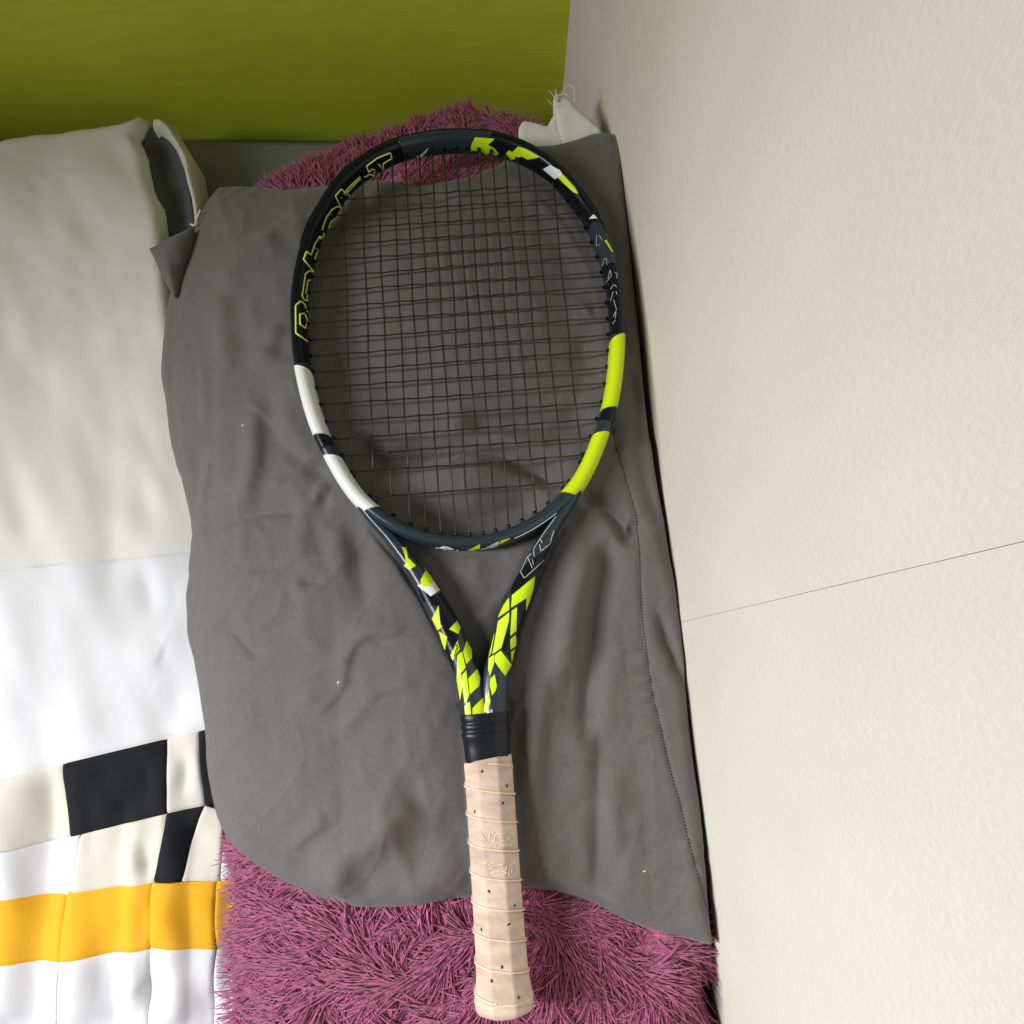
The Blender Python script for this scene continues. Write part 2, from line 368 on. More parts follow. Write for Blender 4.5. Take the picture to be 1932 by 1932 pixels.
# ---- grey pillowcase
case = empty('pillowcase', tuple(U(850, 1100, .0)))
tag(case, 'crumpled dark grey pillowcase with a stitched side hem, lying over the cushion under the racket', 'pillowcase')
LC = [(420, 1530, .075), (400, 1460, .066), (390, 1330, .055), (374, 1240, .052), (365, 1180, .052), (365, 1080, .052), (367, 1000, .052), (357, 940, .05), (331, 850, .05), (318, 760, .05), (310, 700, .05), (318, 600, .05), (335, 520, .052), (365, 450, .055), (392, 395, .052), (425, 362, .050)]
RC = [(1343, 1782, .116), (1335, 1690, .117), (1325, 1570, .118), (1311, 1430, .119), (1296, 1300, .120), (1276, 1130, .119), (1256, 1000, .118), (1234, 880, .116), (1216, 750, .114), (1201, 600, .110), (1182, 420, .103), (1166, 258, .093)]
BC = [(420, 1530, .075), (458, 1585, .08), (520, 1640, .086), (620, 1690, .092), (700, 1706, .094), (790, 1702, .096), (850, 1692, .098), (930, 1692, .099), (985, 1672, .101), (1060, 1680, .101), (1120, 1700, .1), (1170, 1728, .1), (1250, 1760, .112), (1343, 1782, .116)]
TC = [(425, 362, .050), (500, 368, .050), (580, 372, .054), (650, 358, .066), (720, 345, .078), (800, 352, .088), (870, 340, .09), (930, 318, .09), (985, 283, .088), (1060, 272, .084), (1120, 257, .090), (1166, 258, .093)]
NU, NV, ITERS = 329, 481, 500
P, L, Rr, B, T = coons(LC, RC, BC, TC, NU, NV)
X, Y = P[..., 0], P[..., 1]
xl, yl = to_local(X, Y)
pz = plane_z(X, Y)
sag = np.interp(yl, [100, 170, 230, 300], [.0195, .0190, .0150, .0128]) if False else np.interp(yl * 1000, [100, 170, 230, 300], [.0200, .0190, .0155, .0138])
rr = (xl / .120) ** 2 + ((yl - .508) / .165) ** 2
zc = pz - sag
zc += -.0045 * np.clip((1 - rr) / .25, 0, 1) + .0135 * np.clip(1 - ((xl - .012) / .105) ** 2 - ((yl - .560) / .135) ** 2, 0, 1)
out = np.clip((np.abs(xl) - .13) / .13, 0, 1)
zc -= np.where(xl < 0, .030, .010) * out ** 1.3
side_low = np.clip((np.abs(xl) - .02) / .09, 0, 1) * np.clip((.36 - yl) / .1, 0, 1)
zc += .006 * np.sin(np.clip(side_low, 0, 1) * math.pi)
drop = drop_of(P, L, Rr, B, T, (.085, .012, .030, .105), zc)
Z = zc - drop
folds = [
 ([(482, 725), (485, 800), (484, 875), (465, 960), (445, 1000)], 5.5, 8),
 ([(505, 640), (508, 800), (504, 900), (480, 1020)], -2.4, 9),
 ([(376, 845), (373, 905), (367, 960)], 4, 5), ([(350, 800), (361, 890), (372, 960)], -6, 10),
 ([(360, 1006), (391, 992), (433, 985), (496, 974), (541, 972), (586, 977)], -3.5, 4, .15, .7),
 ([(385, 770), (397, 840)], -4, 12),
 ([(511, 725), (520, 785), (544, 845), (586, 886), (612, 924)], -5.5, 7), ([(530, 740), (542, 800), (566, 840), (600, 872)], 4.5, 10),
 ([(590, 872), (610, 898), (640, 910)], -4, 8), ([(600, 922), (618, 934), (640, 930)], 3.5, 5), ([(605, 945), (640, 950)], -4, 6),
 ([(660, 950), (676, 1020), (690, 1090), (708, 1200)], -4.5, 9, .4), ([(652, 990), (660, 1060), (664, 1110)], 3, 8),
 ([(600, 990), (618, 1045), (640, 1060)], -2.5, 7),
 ([(565, 1107), (595, 1104), (635, 1104)], -2, 3), ([(560, 1112), (600, 1110)], 1.2, 4),
 ([(650, 1310), (662, 1262), (676, 1222), (709, 1196), (745, 1201), (775, 1171)], 2.2, 4, .2, .8), ([(700, 1206), (735, 1210), (765, 1200)], -1.8, 4),
 ([(394, 1186), (433, 1189), (457, 1201), (481, 1228), (510, 1256)], -1.8, 3, .3, .8),
 ([(560, 1340), (610, 1300), (660, 1280)], 1.4, 6), ([(640, 1390), (690, 1340), (720, 1320)], 1.5, 5), ([(430, 1300), (520, 1330), (600, 1320)], -1.3, 7),
 ([(412, 500), (421, 625), (427, 735)], 3.5, 12), ([(455, 520), (462, 640), (470, 720)], -3, 10), ([(469, 540), (474, 600), (480, 665)], 3.2, 8),
 ([(380, 560), (388, 660), (392, 740)], -3, 12),
 ([(497, 640), (503, 680), (500, 710)], 3.2, 9), ([(530, 610), (512, 665)], 2.8, 6), ([(545, 640), (528, 690)], -2.5, 7),
 ([(535, 440), (490, 470), (445, 500), (405, 545)], 5, 14, .25), ([(560, 395), (500, 420), (440, 450)], -3, 12),
 # inside the hoop
 ([(655, 822), (700, 852), (737, 873), (800, 860), (869, 852), (944, 857), (974, 872), (1019, 895), (1066, 937)], -15, 7, .12),
 ([(860, 806), (925, 802), (990, 804), (1050, 806), (1135, 797)], -10, 8, .2), ([(700, 815), (780, 835), (860, 832)], -3.5, 7),
 ([(870, 832), (950, 834), (1020, 858)], 2.5, 7), ([(760, 905), (830, 890), (900, 890), (980, 905)], 6, 16),
 ([(740, 950), (800, 968), (874, 985), (965, 968), (1035, 938)], -15, 9, .2),
 ([(655, 379), (720, 383), (790, 388), (822, 380), (846, 356)], -8, 9, .15, .4), ([(850, 400), (862, 370), (900, 350)], 3, 10),
 ([(620, 640), (640, 690), (655, 760)], -3.5, 8), ([(1085, 640), (1110, 700), (1105, 770)], -3, 8), ([(650, 470), (640, 560), (648, 640)], -2, 10),
 ([(1080, 560), (1100, 610), (1085, 640)], 2.4, 8), ([(1096, 600), (1110, 590)], 1.5, 6),
 # below the bridge / between the arms
 ([(860, 1190), (905, 1170), (960, 1160)], 1.5, 5), ([(830, 1075), (880, 1082), (940, 1074)], 2, 10),
 # right of the throat
 ([(1150, 990), (1138, 1060), (1120, 1160), (1106, 1303), (1098, 1420)], -11, 7, .2), ([(1112, 1010), (1090, 1090), (1066, 1190), (1058, 1320)], 8, 11, .3),
 ([(1086, 1200), (1070, 1300), (1062, 1420)], -4, 8),
 ([(1020, 1250), (1010, 1400), (1004, 1580)], 6, 8), ([(1040, 1300), (1030, 1450), (1028, 1580)], -6, 7),
 ([(1090, 944), (1120, 950), (1143, 966), (1160, 990), (1174, 1020), (1184, 1010), (1190, 985)], -9, 5, .12), ([(1120, 990), (1150, 1020), (1165, 1060)], 4, 9),
 ([(1060, 1000), (1085, 985), (1105, 975)], -2, 8),
 ([(1127, 1352), (1126, 1440), (1123, 1560), (1116, 1690)], -8, 5.5, .2, .8), ([(1145, 1380), (1142, 1500), (1138, 1640)], 5, 9),
 ([(1100, 1500), (1140, 1485), (1190, 1470), (1230, 1462)], -1.6, 4), ([(1100, 1510), (1150, 1497), (1220, 1486)], 1.6, 6),
 ([(1035, 1610), (1080, 1615), (1116, 1608)], -3.5, 9), ([(1140, 1710), (1220, 1720), (1300, 1735)], -2, 8),
 ([(1190, 790), (1212, 900), (1240, 1010), (1262, 1110)], -4, 5, .2), ([(1225, 1130), (1260, 1230), (1286, 1298), (1301, 1400), (1312, 1460), (1319, 1530)], -6, 4, .2),
 ([(1185, 700), (1200, 780), (1212, 850)], -5, 5, .2),
 ([(1250, 1180), (1280, 1260), (1300, 1380)], 2, 4),
 # fine creases
 ([(545, 1300), (600, 1275), (660, 1248), (705, 1238)], 1.1, 2.6, .3, .8),
 ([(600, 1352), (640, 1318), (676, 1270)], 1.2, 2.6, .3, .8),
 ([(430, 1092), (510, 1078), (596, 1084)], -1.0, 2.8, .3, .8),
 ([(1010, 1105), (950, 1130), (890, 1172)], 1.2, 2.8, .3, .8),
 ([(560, 1180), (600, 1215), (640, 1228)], 1.0, 2.6, .3, .8),
 ([(470, 1380), (560, 1362), (640, 1372)], -1.0, 3.0, .3, .8),
 ([(690, 1330), (740, 1300), (800, 1290)], 1.1, 2.8, .3, .8),
 ([(450, 1500), (500, 1530), (560, 1540)], -1.1, 2.8, .3, .8),
 ([(560, 1600), (600, 1560), (640, 1540)], 1.2, 2.8, .3, .8),
 ([(1050, 1440), (1090, 1425), (1120, 1430)], -1.2, 2.6, .3, .8),
 ([(1160, 1560), (1210, 1545), (1262, 1550)], 1.1, 2.6, .3, .8),
 ([(1150, 1240), (1180, 1225), (1205, 1228)], 1.2, 2.4, .3, .8),
 ([(1180, 1400), (1215, 1380), (1240, 1372)], 1.2, 2.4, .3, .8),
 ([(1200, 1600), (1250, 1585), (1285, 1590)], -1.2, 2.4, .3, .8),
 ([(470, 760), (520, 800), (560, 860)], 1.0, 2.8, .3, .8),
 ([(360, 640), (372, 720), (378, 800)], 1.0, 2.8, .3, .8),
 ([(440, 930), (500, 915), (560, 930)], 1.0, 2.6, .3, .8),
 # lower left belly
 ([(800, 1480), (771, 1500), (722, 1562), (662, 1607), (641, 1691)], 6, 10, .2), ([(650, 1660), (700, 1644), (740, 1646), (811, 1678)], -4, 15, .4),
 ([(730, 1530), (765, 1495), (815, 1474)], -4.5, 8), ([(750, 1590), (800, 1580), (850, 1600)], -4, 14), ([(820, 1540), (860, 1560), (880, 1610)], -3, 12),
 ([(397, 1427), (427, 1487), (481, 1547), (541, 1592), (640, 1630)], -2.2, 6, .2, .9),
 ([(500, 1480), (600, 1440), (700, 1430)], 1.5, 14),
]
add_folds(Z, X, Y, folds, .105, 1.4, True)
# stitched hem: a shallow groove with puckers across it
SEAM = [(1150, 800), (1156, 845), (1177, 920), (1192, 980), (1196, 1025), (1199, 1114), (1204, 1174), (1220, 1294), (1236, 1365), (1253, 1440), (1272, 1508), (1293, 1598), (1314, 1670), (1329, 1721), (1342, 1765)]
seam_w = spline(np.array([U(u, v, .103)[:2] for u, v in SEAM]), 160)
sd, stt, ss = seg_dist(X, Y, seam_w)
Z += -.0014 * np.exp(-(sd / .0022) ** 2)
pk = np.sin(stt * 95 + 6 * np.sin(stt * 23) + ss * .8) * .6 + np.sin(stt * 151 + 4 * np.sin(stt * 11)) * .4
Z += .0017 * pk * np.exp(-(sd / .011) ** 2) * (.4 + .6 * np.clip(np.sin(stt * 14 + 1) + .4, 0, 1))
# unevenness of worn cotton
Z += .0016 * vnoise(X, Y, .050, 21, 2, .12, .22) + .0003 * vnoise(X, Y, .016, 22, 2, .2, .35)
diag = np.clip((.25 - yl) / .15, 0, 1)
Z += .0010 * diag * vnoise(X, Y, .022, 25, 2, -.9, .35)
rid = 1 - np.abs(vnoise(X, Y, .045, 23, 2, -.7, .5)) * 2.4
Z += .0007 * np.clip(rid, 0, 1) ** 4
def settle(P0, ex, ey, hi, iters):
    """slack cloth lying on a support: relax edge lengths a little longer than the support allows, so it buckles"""
    P = P0.copy(); lo = P0[..., 2].copy(); n, m, _ = P.shape
    P[..., 2] += .0015 * np.abs(vnoise(P[..., 0], P[..., 1], .028, 61, 2))
    def cons(di, dj, kx, ky):
        a = P0[:n - di, :m - dj] if dj >= 0 else P0[:n - di, -dj:]; b = P0[di:, dj:] if dj >= 0 else P0[di:, :m + dj]
        L = np.linalg.norm(b - a, axis=-1); return L
    pin = np.ones((n, m, 1)); pin[0] = pin[-1] = 0; pin[:, 0] = pin[:, -1] = 0
    fx = (1 + ex); fy = (1 + ey)
    Lx = np.linalg.norm(P0[1:] - P0[:-1], axis=-1) * (fx[1:] + fx[:-1]) / 2; Ly = np.linalg.norm(P0[:, 1:] - P0[:, :-1], axis=-1) * (fy[:, 1:] + fy[:, :-1]) / 2
    fd = (fx + fy) / 2
    Ld = np.linalg.norm(P0[1:, 1:] - P0[:-1, :-1], axis=-1) * fd[1:, 1:]; Le = np.linalg.norm(P0[1:, :-1] - P0[:-1, 1:], axis=-1) * fd[1:, 1:]
    Bx = Lx[1:] + Lx[:-1]; By = Ly[:, 1:] + Ly[:, :-1]
    def proj(A, B, L, k):
        d = B - A; l = np.linalg.norm(d, axis=-1) + 1e-9; c = (k * .5 * (l - L) / l)[..., None] * d; return c
    for it in range(iters):
        Q = P.copy()
        for o in (0, 1):
            A, B = P[o:-1:2], P[o + 1::2]; q = min(len(A), len(B)); c = proj(A[:q], B[:q], Lx[o::2][:q], .9); A[:q] += c; B[:q] -= c
            A, B = P[:, o:-1:2], P[:, o + 1::2]; q = min(A.shape[1], B.shape[1]); c = proj(A[:, :q], B[:, :q], Ly[:, o::2][:, :q], .9); A[:, :q] += c; B[:, :q] -= c
        c = proj(P[:-1, :-1], P[1:, 1:], Ld, .25); P[:-1, :-1] += c * .6; P[1:, 1:] -= c * .6
        c = proj(P[:-1, 1:], P[1:, :-1], Le, .25); P[:-1, 1:] += c * .6; P[1:, :-1] -= c * .6
        c = proj(P[:-2], P[2:], Bx, .30); P[:-2] += c * .5; P[2:] -= c * .5
        c = proj(P[:, :-2], P[:, 2:], By, .30); P[:, :-2] += c * .5; P[:, 2:] -= c * .5
        P[..., 2] -= .000012
        P[..., :2] += (P0[..., :2] - P[..., :2]) * .01
        P[..., 2] = np.clip(P[..., 2], lo, np.maximum(hi, lo))
        P = Q + (P - Q) * pin
    return P
# the racket presses on it
yy, xx = yl * 1000, np.abs(xl) * 1000
cap = np.full(X.shape, .006)
inside = rr < 1.0
cap = np.where(inside, -.0034, cap)
ring = (np.sqrt(((xl) / .1285) ** 2 + ((yl - .508) / .1765) ** 2))
cap = np.where((np.abs(ring - 1) < .085), -.0135, cap)
armc = np.interp(yy, [195, 227, 259, 291, 319, 356], [9, 11, 20, 35, 51, 80])
cap = np.where((np.abs(xx - armc) < 13) & (yy > 190) & (yy < 360), -.0135, cap)
cap = np.where((xx < 20) & (yy < 210), -.0172, cap)
cap = blur(cap, 3)
Z = np.minimum(Z, pz + cap)
Z = blur(Z, 1)
st = 4
P0 = np.stack([X, Y, Z], -1)[::st, ::st]; xs_, ys2_ = xl[::st, ::st], yl[::st, ::st]
slack = .5 + .5 * vnoise(P0[..., 0], P0[..., 1], .09, 62, 2)
exx = .036 * np.clip(.35 + .9 * slack, 0, 1.2); eyy = .022 * np.clip(.2 + .9 * slack, 0, 1.2)
inn_ = rr[::st, ::st] < 1; exx = np.where(inn_, exx * .45, exx); eyy = np.where(inn_, eyy * .45, eyy)
hi_ = (pz + np.where(cap > 0, .02, cap))[::st, ::st]
D = settle(P0, exx, eyy, hi_, ITERS) - P0
gi, gj = np.meshgrid(np.arange(NU) / st, np.arange(NV) / st, indexing='ij')
i0, j0 = np.minimum(gi.astype(int), D.shape[0] - 2), np.minimum(gj.astype(int), D.shape[1] - 2); f1, f2 = np.clip(gi - i0, 0, 1)[..., None], np.clip(gj - j0, 0, 1)[..., None]
Dd = D[i0, j0] * (1 - f1) * (1 - f2) + D[i0 + 1, j0] * f1 * (1 - f2) + D[i0, j0 + 1] * (1 - f1) * f2 + D[i0 + 1, j0 + 1] * f1 * f2
print('SETTLE', np.abs(D).max((0, 1)), np.abs(D).mean((0, 1)))
X = X + .45 * Dd[..., 0]; Y = Y + .45 * Dd[..., 1]; Z = Z + .45 * blur(Dd[..., 2], 5)
O = np.array(case.location)
cobj = cloth_obj('case_cloth', X - O[0], Y - O[1], Z - O[2], M['case'], case, tuck=(.010, .016))
caseV = np.stack([X, Y, Z], -1)
case_bvh = BVHTree.FromPolygons([Vector(p) for p in caseV.reshape(-1, 3)], [tuple(map(int, q)) for q in gridfaces(NU, NV)])
def on_case(x, y, off=0.0):
    h = case_bvh.ray_cast(Vector((x, y, 1)), Vector((0, 0, -1)))[0]
    return np.array([x, y, (h.z if h else .09) + off])
# stitches along the hem
st_parts = []
sl = resample(seam_w, 330)
for k in range(0, 326, 2):
    a, b = on_case(*sl[k], .0001), on_case(*sl[k + 1], .0001); mid = (a + b) / 2 + np.array([0, 0, .00045])
    st_parts.append(tube(np.array([a, mid, b]) - O, .0005, 4))
v, f = join(st_parts); o = mesh_obj('hem_stitching', v, f, M['thread'], case); tag(o, kind='stuff')
# lint specks on the cloth are left to the material; the corner that sticks out at the far left
EAR = crop(250, 200, 4.83, [(205, 1385), (280, 1340), (390, 1280), (520, 1232), (625, 1190), (600, 1290), (550, 1430), (500, 1580), (465, 1720), (430, 1835), (330, 1660), (255, 1490)])
def poly_sheet(px, z0, zf, step=.003):
    """fill a traced outline (px at height z0) with a relief zf(x, y, edge distance) and a turned-under rim"""
    W = resample(np.array([U(u, v, z0)[:2] for u, v in px]), max(40, int(4 * len(px))), True)
    lo, hi = W.min(0), W.max(0); gx_, gy_ = np.meshgrid(np.arange(lo[0], hi[0], step), np.arange(lo[1], hi[1], step), indexing='ij')
    G = np.stack([gx_.ravel(), gy_.ravel()], 1)
    d, _, _ = seg_dist(G[:, 0], G[:, 1], np.vstack([W, W[:1]]))
    ins = np.zeros(len(G), bool); x, y = G[:, 0], G[:, 1]; q = len(W) - 1
    for k in range(len(W)):
        a, b = W[k], W[q]; cond = ((a[1] > y) != (b[1] > y)) & (x < (b[0] - a[0]) * (y - a[1]) / (b[1] - a[1] + 1e-12) + a[0]); ins ^= cond; q = k
    G = G[ins & (d > step * .4)]
    pts = [Vector(p) for p in np.vstack([W, G])]; n = len(W)
    vs, es, fs, *_ = delaunay_2d_cdt(pts, [(k, (k + 1) % n) for k in range(n)], [], 1, 1e-7)
    VV = np.array([[p.x, p.y] for p in vs]); dd, _, _ = seg_dist(VV[:, 0], VV[:, 1], np.vstack([W, W[:1]]))
    return VV, dd, [list(t) for t in fs], n, es
def sheet_obj(name, px, z0, zf, m, parent, step=.003, skirt=.012):
    VV, dd, fs, n, es = poly_sheet(px, z0, zf, step)
    zz = zf(VV[:, 0], VV[:, 1], dd); V3 = np.column_stack([VV, zz])
    cnt = {}
    for t in fs:
        for a, b in zip(t, t[1:] + t[:1]): cnt[(a, b)] = 1
    rim = [(a, b) for (a, b) in cnt if (b, a) not in cnt]
    idx = sorted({i for e in rim for i in e}); mp_ = {i: len(V3) + k for k, i in enumerate(idx)}
    cen_ = VV.mean(0); low = V3[idx].copy(); low[:, :2] += (cen_ - low[:, :2]) * .04; low[:, 2] -= skirt
    V3 = np.vstack([V3, low]); fs = fs + [[b, a, mp_[a], mp_[b]] for a, b in rim]
    off = np.array(parent.location) if parent is not None else np.zeros(3)
    o = mesh_obj(name, V3 - off, fs, m, parent)
    return o
sheet_obj('case_corner', EAR, .078, lambda x, y, d: .078 + .010 * (1 - np.exp(-d / .008)) + .002 * vnoise(x[None], y[None], .02, 5, 2)[0], M['case'], case)

# ------------------------------------------------------------------ tennis racket
racket = empty('tennis_racket', tuple(BUTT)); racket.matrix_world = RM
tag(racket, 'slate and neon yellow tennis racket with beige wrapped grip, lying on grey pillowcase', 'tennis racket')
half = [(0, 691), (22, 689.6), (42, 686), (62, 677.5), (80.3, 665.5), (97, 649.5), (110.5, 628), (123.5, 603), (132.5, 568), (136.2, 540), (136.2, 514), (134.2, 484), (128, 450), (120.5, 424), (112.6, 405), (99, 378), (84, 358), (62, 339.5), (34, 326.5), (0, 321)]
outl = [(x, y) for x, y in half] + [(-x, y) for x, y in half[-2:0:-1]]
NH = 420
oc = spline(outl, NH, True) / 1000                    # clockwise from the tip
tan = np.roll(oc, -1, 0) - np.roll(oc, 1, 0); tan /= np.linalg.norm(tan, axis=1)[:, None]
nout = np.stack([-tan[:, 1], tan[:, 0]], 1)
ctr = oc - nout * .0059
sa = np.linspace(0, 2 * math.pi, 24, endpoint=False)
sec = np.stack([np.sign(np.cos(sa)) * np.abs(np.cos(sa)) ** .8 * 5.9, np.sign(np.sin(sa)) * np.abs(np.sin(sa)) ** .8 * 12.7], 1) / 1000
def hoop_pt(t, sx, sz, grow=0.0):
    t = np.asarray(t, float) % NH; i0 = np.floor(t).astype(int) % NH; f = (t - np.floor(t))[..., None]; i1 = (i0 + 1) % NH
    c_ = ctr[i0] * (1 - f) + ctr[i1] * f; n_ = nout[i0] * (1 - f) + nout[i1] * f
    br = np.clip((.345 - c_[..., 1]) / .02, 0, 1)     # the bridge is slimmer
    k = 1 - .16 * br; kz = 1 - .18 * br
    return np.concatenate([c_ + n_ * (sx * k)[..., None], (sz * kz)[..., None]], -1)
def section(grow, s=sec):
    n_ = s / np.array([.0059, .0127]) ** 2; n_ = n_ / np.linalg.norm(n_, axis=1)[:, None]; return s + n_ * grow
def hoop_band(t0, t1, grow, slant=0.0, sub=None, nt=None):
    s = section(grow); 
    if sub is not None: s = s[sub]
    nt = nt or max(4, int(abs(t1 - t0) * 1.5))
    tt = np.linspace(t0, t1, nt)[None, :] + slant * (s[:, 0:1] / .0059)
    SX = np.repeat(s[:, 0:1], nt, 1); SZ = np.repeat(s[:, 1:2], nt, 1)
    V = hoop_pt(tt, SX, SZ); n = len(s)
    F = [list(map(int, q)) for q in gridfaces(n, nt, sub is None)]
    if sub is None: F += [[k * nt for k in range(n)], [k * nt + nt - 1 for k in range(n)][::-1]]
    return V.reshape(-1, 3), F
s_ = section(0); tt_ = np.repeat(np.arange(NH)[None].astype(float), len(s_), 0)
V = hoop_pt(tt_, np.repeat(s_[:, :1], NH, 1), np.repeat(s_[:, 1:], NH, 1)).reshape(-1, 3)
I_, J_ = np.meshgrid(np.arange(len(s_)), np.arange(NH), indexing='ij'); I2_, J2_ = (I_ + 1) % len(s_), (J_ + 1) % NH
F = [list(map(int, q)) for q in np.stack([I_ * NH + J_, I2_ * NH + J_, I2_ * NH + J2_, I_ * NH + J2_], -1).reshape(-1, 4)]
# throat arms: stations of inner and outer edge
ys_ = np.array([193, 199, 214, 228, 232, 240, 249, 259, 272, 290, 306, 319, 335, 350, 362, 372])
xo_ = np.array([16.6, 16.9, 18.3, 20.7, 21.6, 24, 27, 30.9, 36.2, 43.8, 51.4, 58.6, 68.5, 80.2, 88, 94]) 
xi_ = np.array([-3, -3, -2.6, -.6, 1.2, 4.6, 7.4, 10.7, 15.9, 25.5, 35, 43.8, 56, 69.5, 78, 84])
ar = np.array([(1, 0), (.97, .34), (.86, .66), (.66, .88), (.38, .985), (.1, 1), (-.2, .99), (-.5, .93), (-.75, .78), (-.93, .45), (-1, 0)])
ar = np.vstack([ar, ar[-2:0:-1] * np.array([1, -1])])
def arm(sgn, grow=0.0):
    yy = np.linspace(193, 372, 60); xo = np.interp(yy, ys_, xo_); xi = np.interp(yy, ys_, xi_)
    for _ in range(3):
        xo[1:-1] = (xo[:-2] + 2 * xo[1:-1] + xo[2:]) / 4; xi[1:-1] = (xi[:-2] + 2 * xi[1:-1] + xi[2:]) / 4
    dz = np.interp(yy, [193, 230, 300, 372], [11.6, 11.4, 11.2, 10.2]); c_ = (xo + xi) / 2; h_ = (xo - xi) / 2
    V = np.stack([sgn * (c_[None] + ar[:, 0:1] * (h_ + grow)[None]), np.repeat(yy[None], len(ar), 0), ar[:, 1:2] * (dz + grow)[None]], -1) / 1000
    F = [list(map(int, q)) for q in gridfaces(len(ar), len(yy), True)]; n = len(yy)
    F += [[k * n for k in range(len(ar))], [k * n + n - 1 for k in range(len(ar))][::-1]]
    if sgn > 0: F = [q[::-1] for q in F]
    return V.reshape(-1, 3), F
hoop_o = mesh_obj('frame_hoop', V, F, M['slate'], racket)
arms = [arm(-1), arm(1)]
for a in arms: mesh_obj('throat_arm', a[0], a[1], M['slate'], racket)
allV, allF = join([(V, F)] + arms)
fr_bvh = BVHTree.FromPolygons([Vector(p) for p in allV], allF)
def on_frame(x, y, off):
    h, n_, *_ = fr_bvh.ray_cast(Vector((x, y, .1)), Vector((0, 0, -1)))
    if h is None:
        h, n_, *_ = fr_bvh.find_nearest(Vector((x, y, .004)))
        if n_.dot(h - Vector((0, 0, 0))) == 0: pass
    return np.array(h) + np.array(n_) * off
def t_at(u, v, off=.006):
    p = np.array(loc(u, v, off)); return int(np.argmin(np.linalg.norm(ctr - p, axis=1)))
def band(px0, px1, m, grow, slant=0.0, name='paint_band', sub=None, label=None):
    a, b = t_at(*px0), t_at(*px1)
    if (b - a) % NH > NH / 2: a, b = b, a
    if b < a: b += NH
    v_, f_ = hoop_band(a, b, grow, slant, sub)
    o = mesh_obj(name, v_, f_, m, racket)
    if label: o['label'] = label
    return o
# black grounds
band((575, 690), (760, 292), M['black'], .00012, 0, 'paint_band', label='black band behind the outlined lettering')
band((925, 275), (1128, 425), M['black'], .00012, 1.2, 'paint_band', label='black band on the upper right of the hoop')
band((1150, 800), (1166, 770), M['black'], .00010, 0); band((598, 822), (610, 850), M['black'], .0001, 0)
band((1160, 500), (1172, 640), M['black'], .00010, 1.0)
# white and yellow blocks
band((575, 694), (604, 822), M['white'], .00035, 1.2, 'paint_band', label='white block on the left side, upper'); band((622, 863), (697, 969), M['white'], .00035, 1.6, 'paint_band', label='white block on the left side, lower')
band((1166, 640), (1152, 776), M['yellow'], .00045, -1.2, 'paint_band', label='yellow block on the right side, upper'); band((1138, 818), (1078, 936), M['yellow'], .00045, -1.4, 'paint_band', label='yellow block on the right side, lower')
# bumper guard along the outside of the tip
gsub = [19, 20, 21, 22, 23, 0, 1, 2, 3, 4]
a = t_at(590, 470); b = t_at(1130, 440) + NH
v_, f_ = hoop_band(a, b, .0007, 0, gsub)
bg = mesh_obj('bumper_guard', v_, f_, M['rubber'], racket)
sm = bg.modifiers.new('thick', 'SOLIDIFY'); sm.thickness = .0006; sm.offset = -1

RMI = RM.inverted(); CAML = RMI @ Vector((0, 0, HC))
def print_pt(u, v, off):
    """traced mark -> point on the painted frame surface"""
    d = (RMI.to_3x3() @ Vector(pxray(u, v))).normalized()
    h, n_, *_ = fr_bvh.ray_cast(CAML, d)
    if h is None:
        q = CAML + d * (-CAML.z / d.z); h, n_, *_ = fr_bvh.find_nearest(q + d * -.004)
    if n_.dot(d) > .25: n_ = -n_
    return np.array(h) + np.array(n_) * off
def decal(px, m, off=.00022, name='paint_patch', zoff=None, step=2.6):
    P2 = np.array(px, float); per = np.linalg.norm(np.diff(np.vstack([P2, P2[:1]]), axis=0), axis=1)
    W = np.vstack([np.linspace(P2[k], P2[(k + 1) % len(P2)], max(1, int(per[k] / step)), endpoint=False) for k in range(len(P2))])
    lo, hi = W.min(0), W.max(0); gx_, gy_ = np.meshgrid(np.arange(lo[0], hi[0], step), np.arange(lo[1], hi[1], step), indexing='ij')
    G = np.stack([gx_.ravel(), gy_.ravel()], 1); x, y = G[:, 0], G[:, 1]; ins = np.zeros(len(G), bool); q = len(W) - 1
    for k in range(len(W)):
        a, b = W[k], W[q]; ins ^= ((a[1] > y) != (b[1] > y)) & (x < (b[0] - a[0]) * (y - a[1]) / (b[1] - a[1] + 1e-12) + a[0]); q = k
    if len(G):
        d, _, _ = seg_dist(x, y, np.vstack([W, W[:1]])); G = G[ins & (d > step * .35)]
    n = len(W); pts = [Vector(p) for p in np.vstack([W, G])]
    vs, es, fs, *_ = delaunay_2d_cdt(pts, [(k, (k + 1) % n) for k in range(n)], [], 1, 1e-6)
    V3 = np.array([print_pt(p.x, p.y, off + .00012) for p in vs])
    return mesh_obj(name, V3, [list(t) for t in fs], m, racket)
def line_decal(px, m, w_=.0004, off=.0002, name='paint_line', zoff=None):
    P2 = np.array(px, float); n = max(3, int(np.linalg.norm(np.diff(P2, axis=0), axis=1).sum() / 2.5))
    P2 = resample(P2, n); P3 = np.array([print_pt(x, y, off) for x, y in P2])
    return tube(P3, w_, 5)
def strokes(lines, m, name, w_=.0004, zoff=.009):
    v_, f_ = join([line_decal(l, m, w_, zoff=zoff) for l in lines]); return mesh_obj(name, v_, f_, m, racket)
T5 = lambda pts: crop(750, 1050, 4.83, pts)
TOP = lambda pts: crop(750, 250, 4.83, pts)
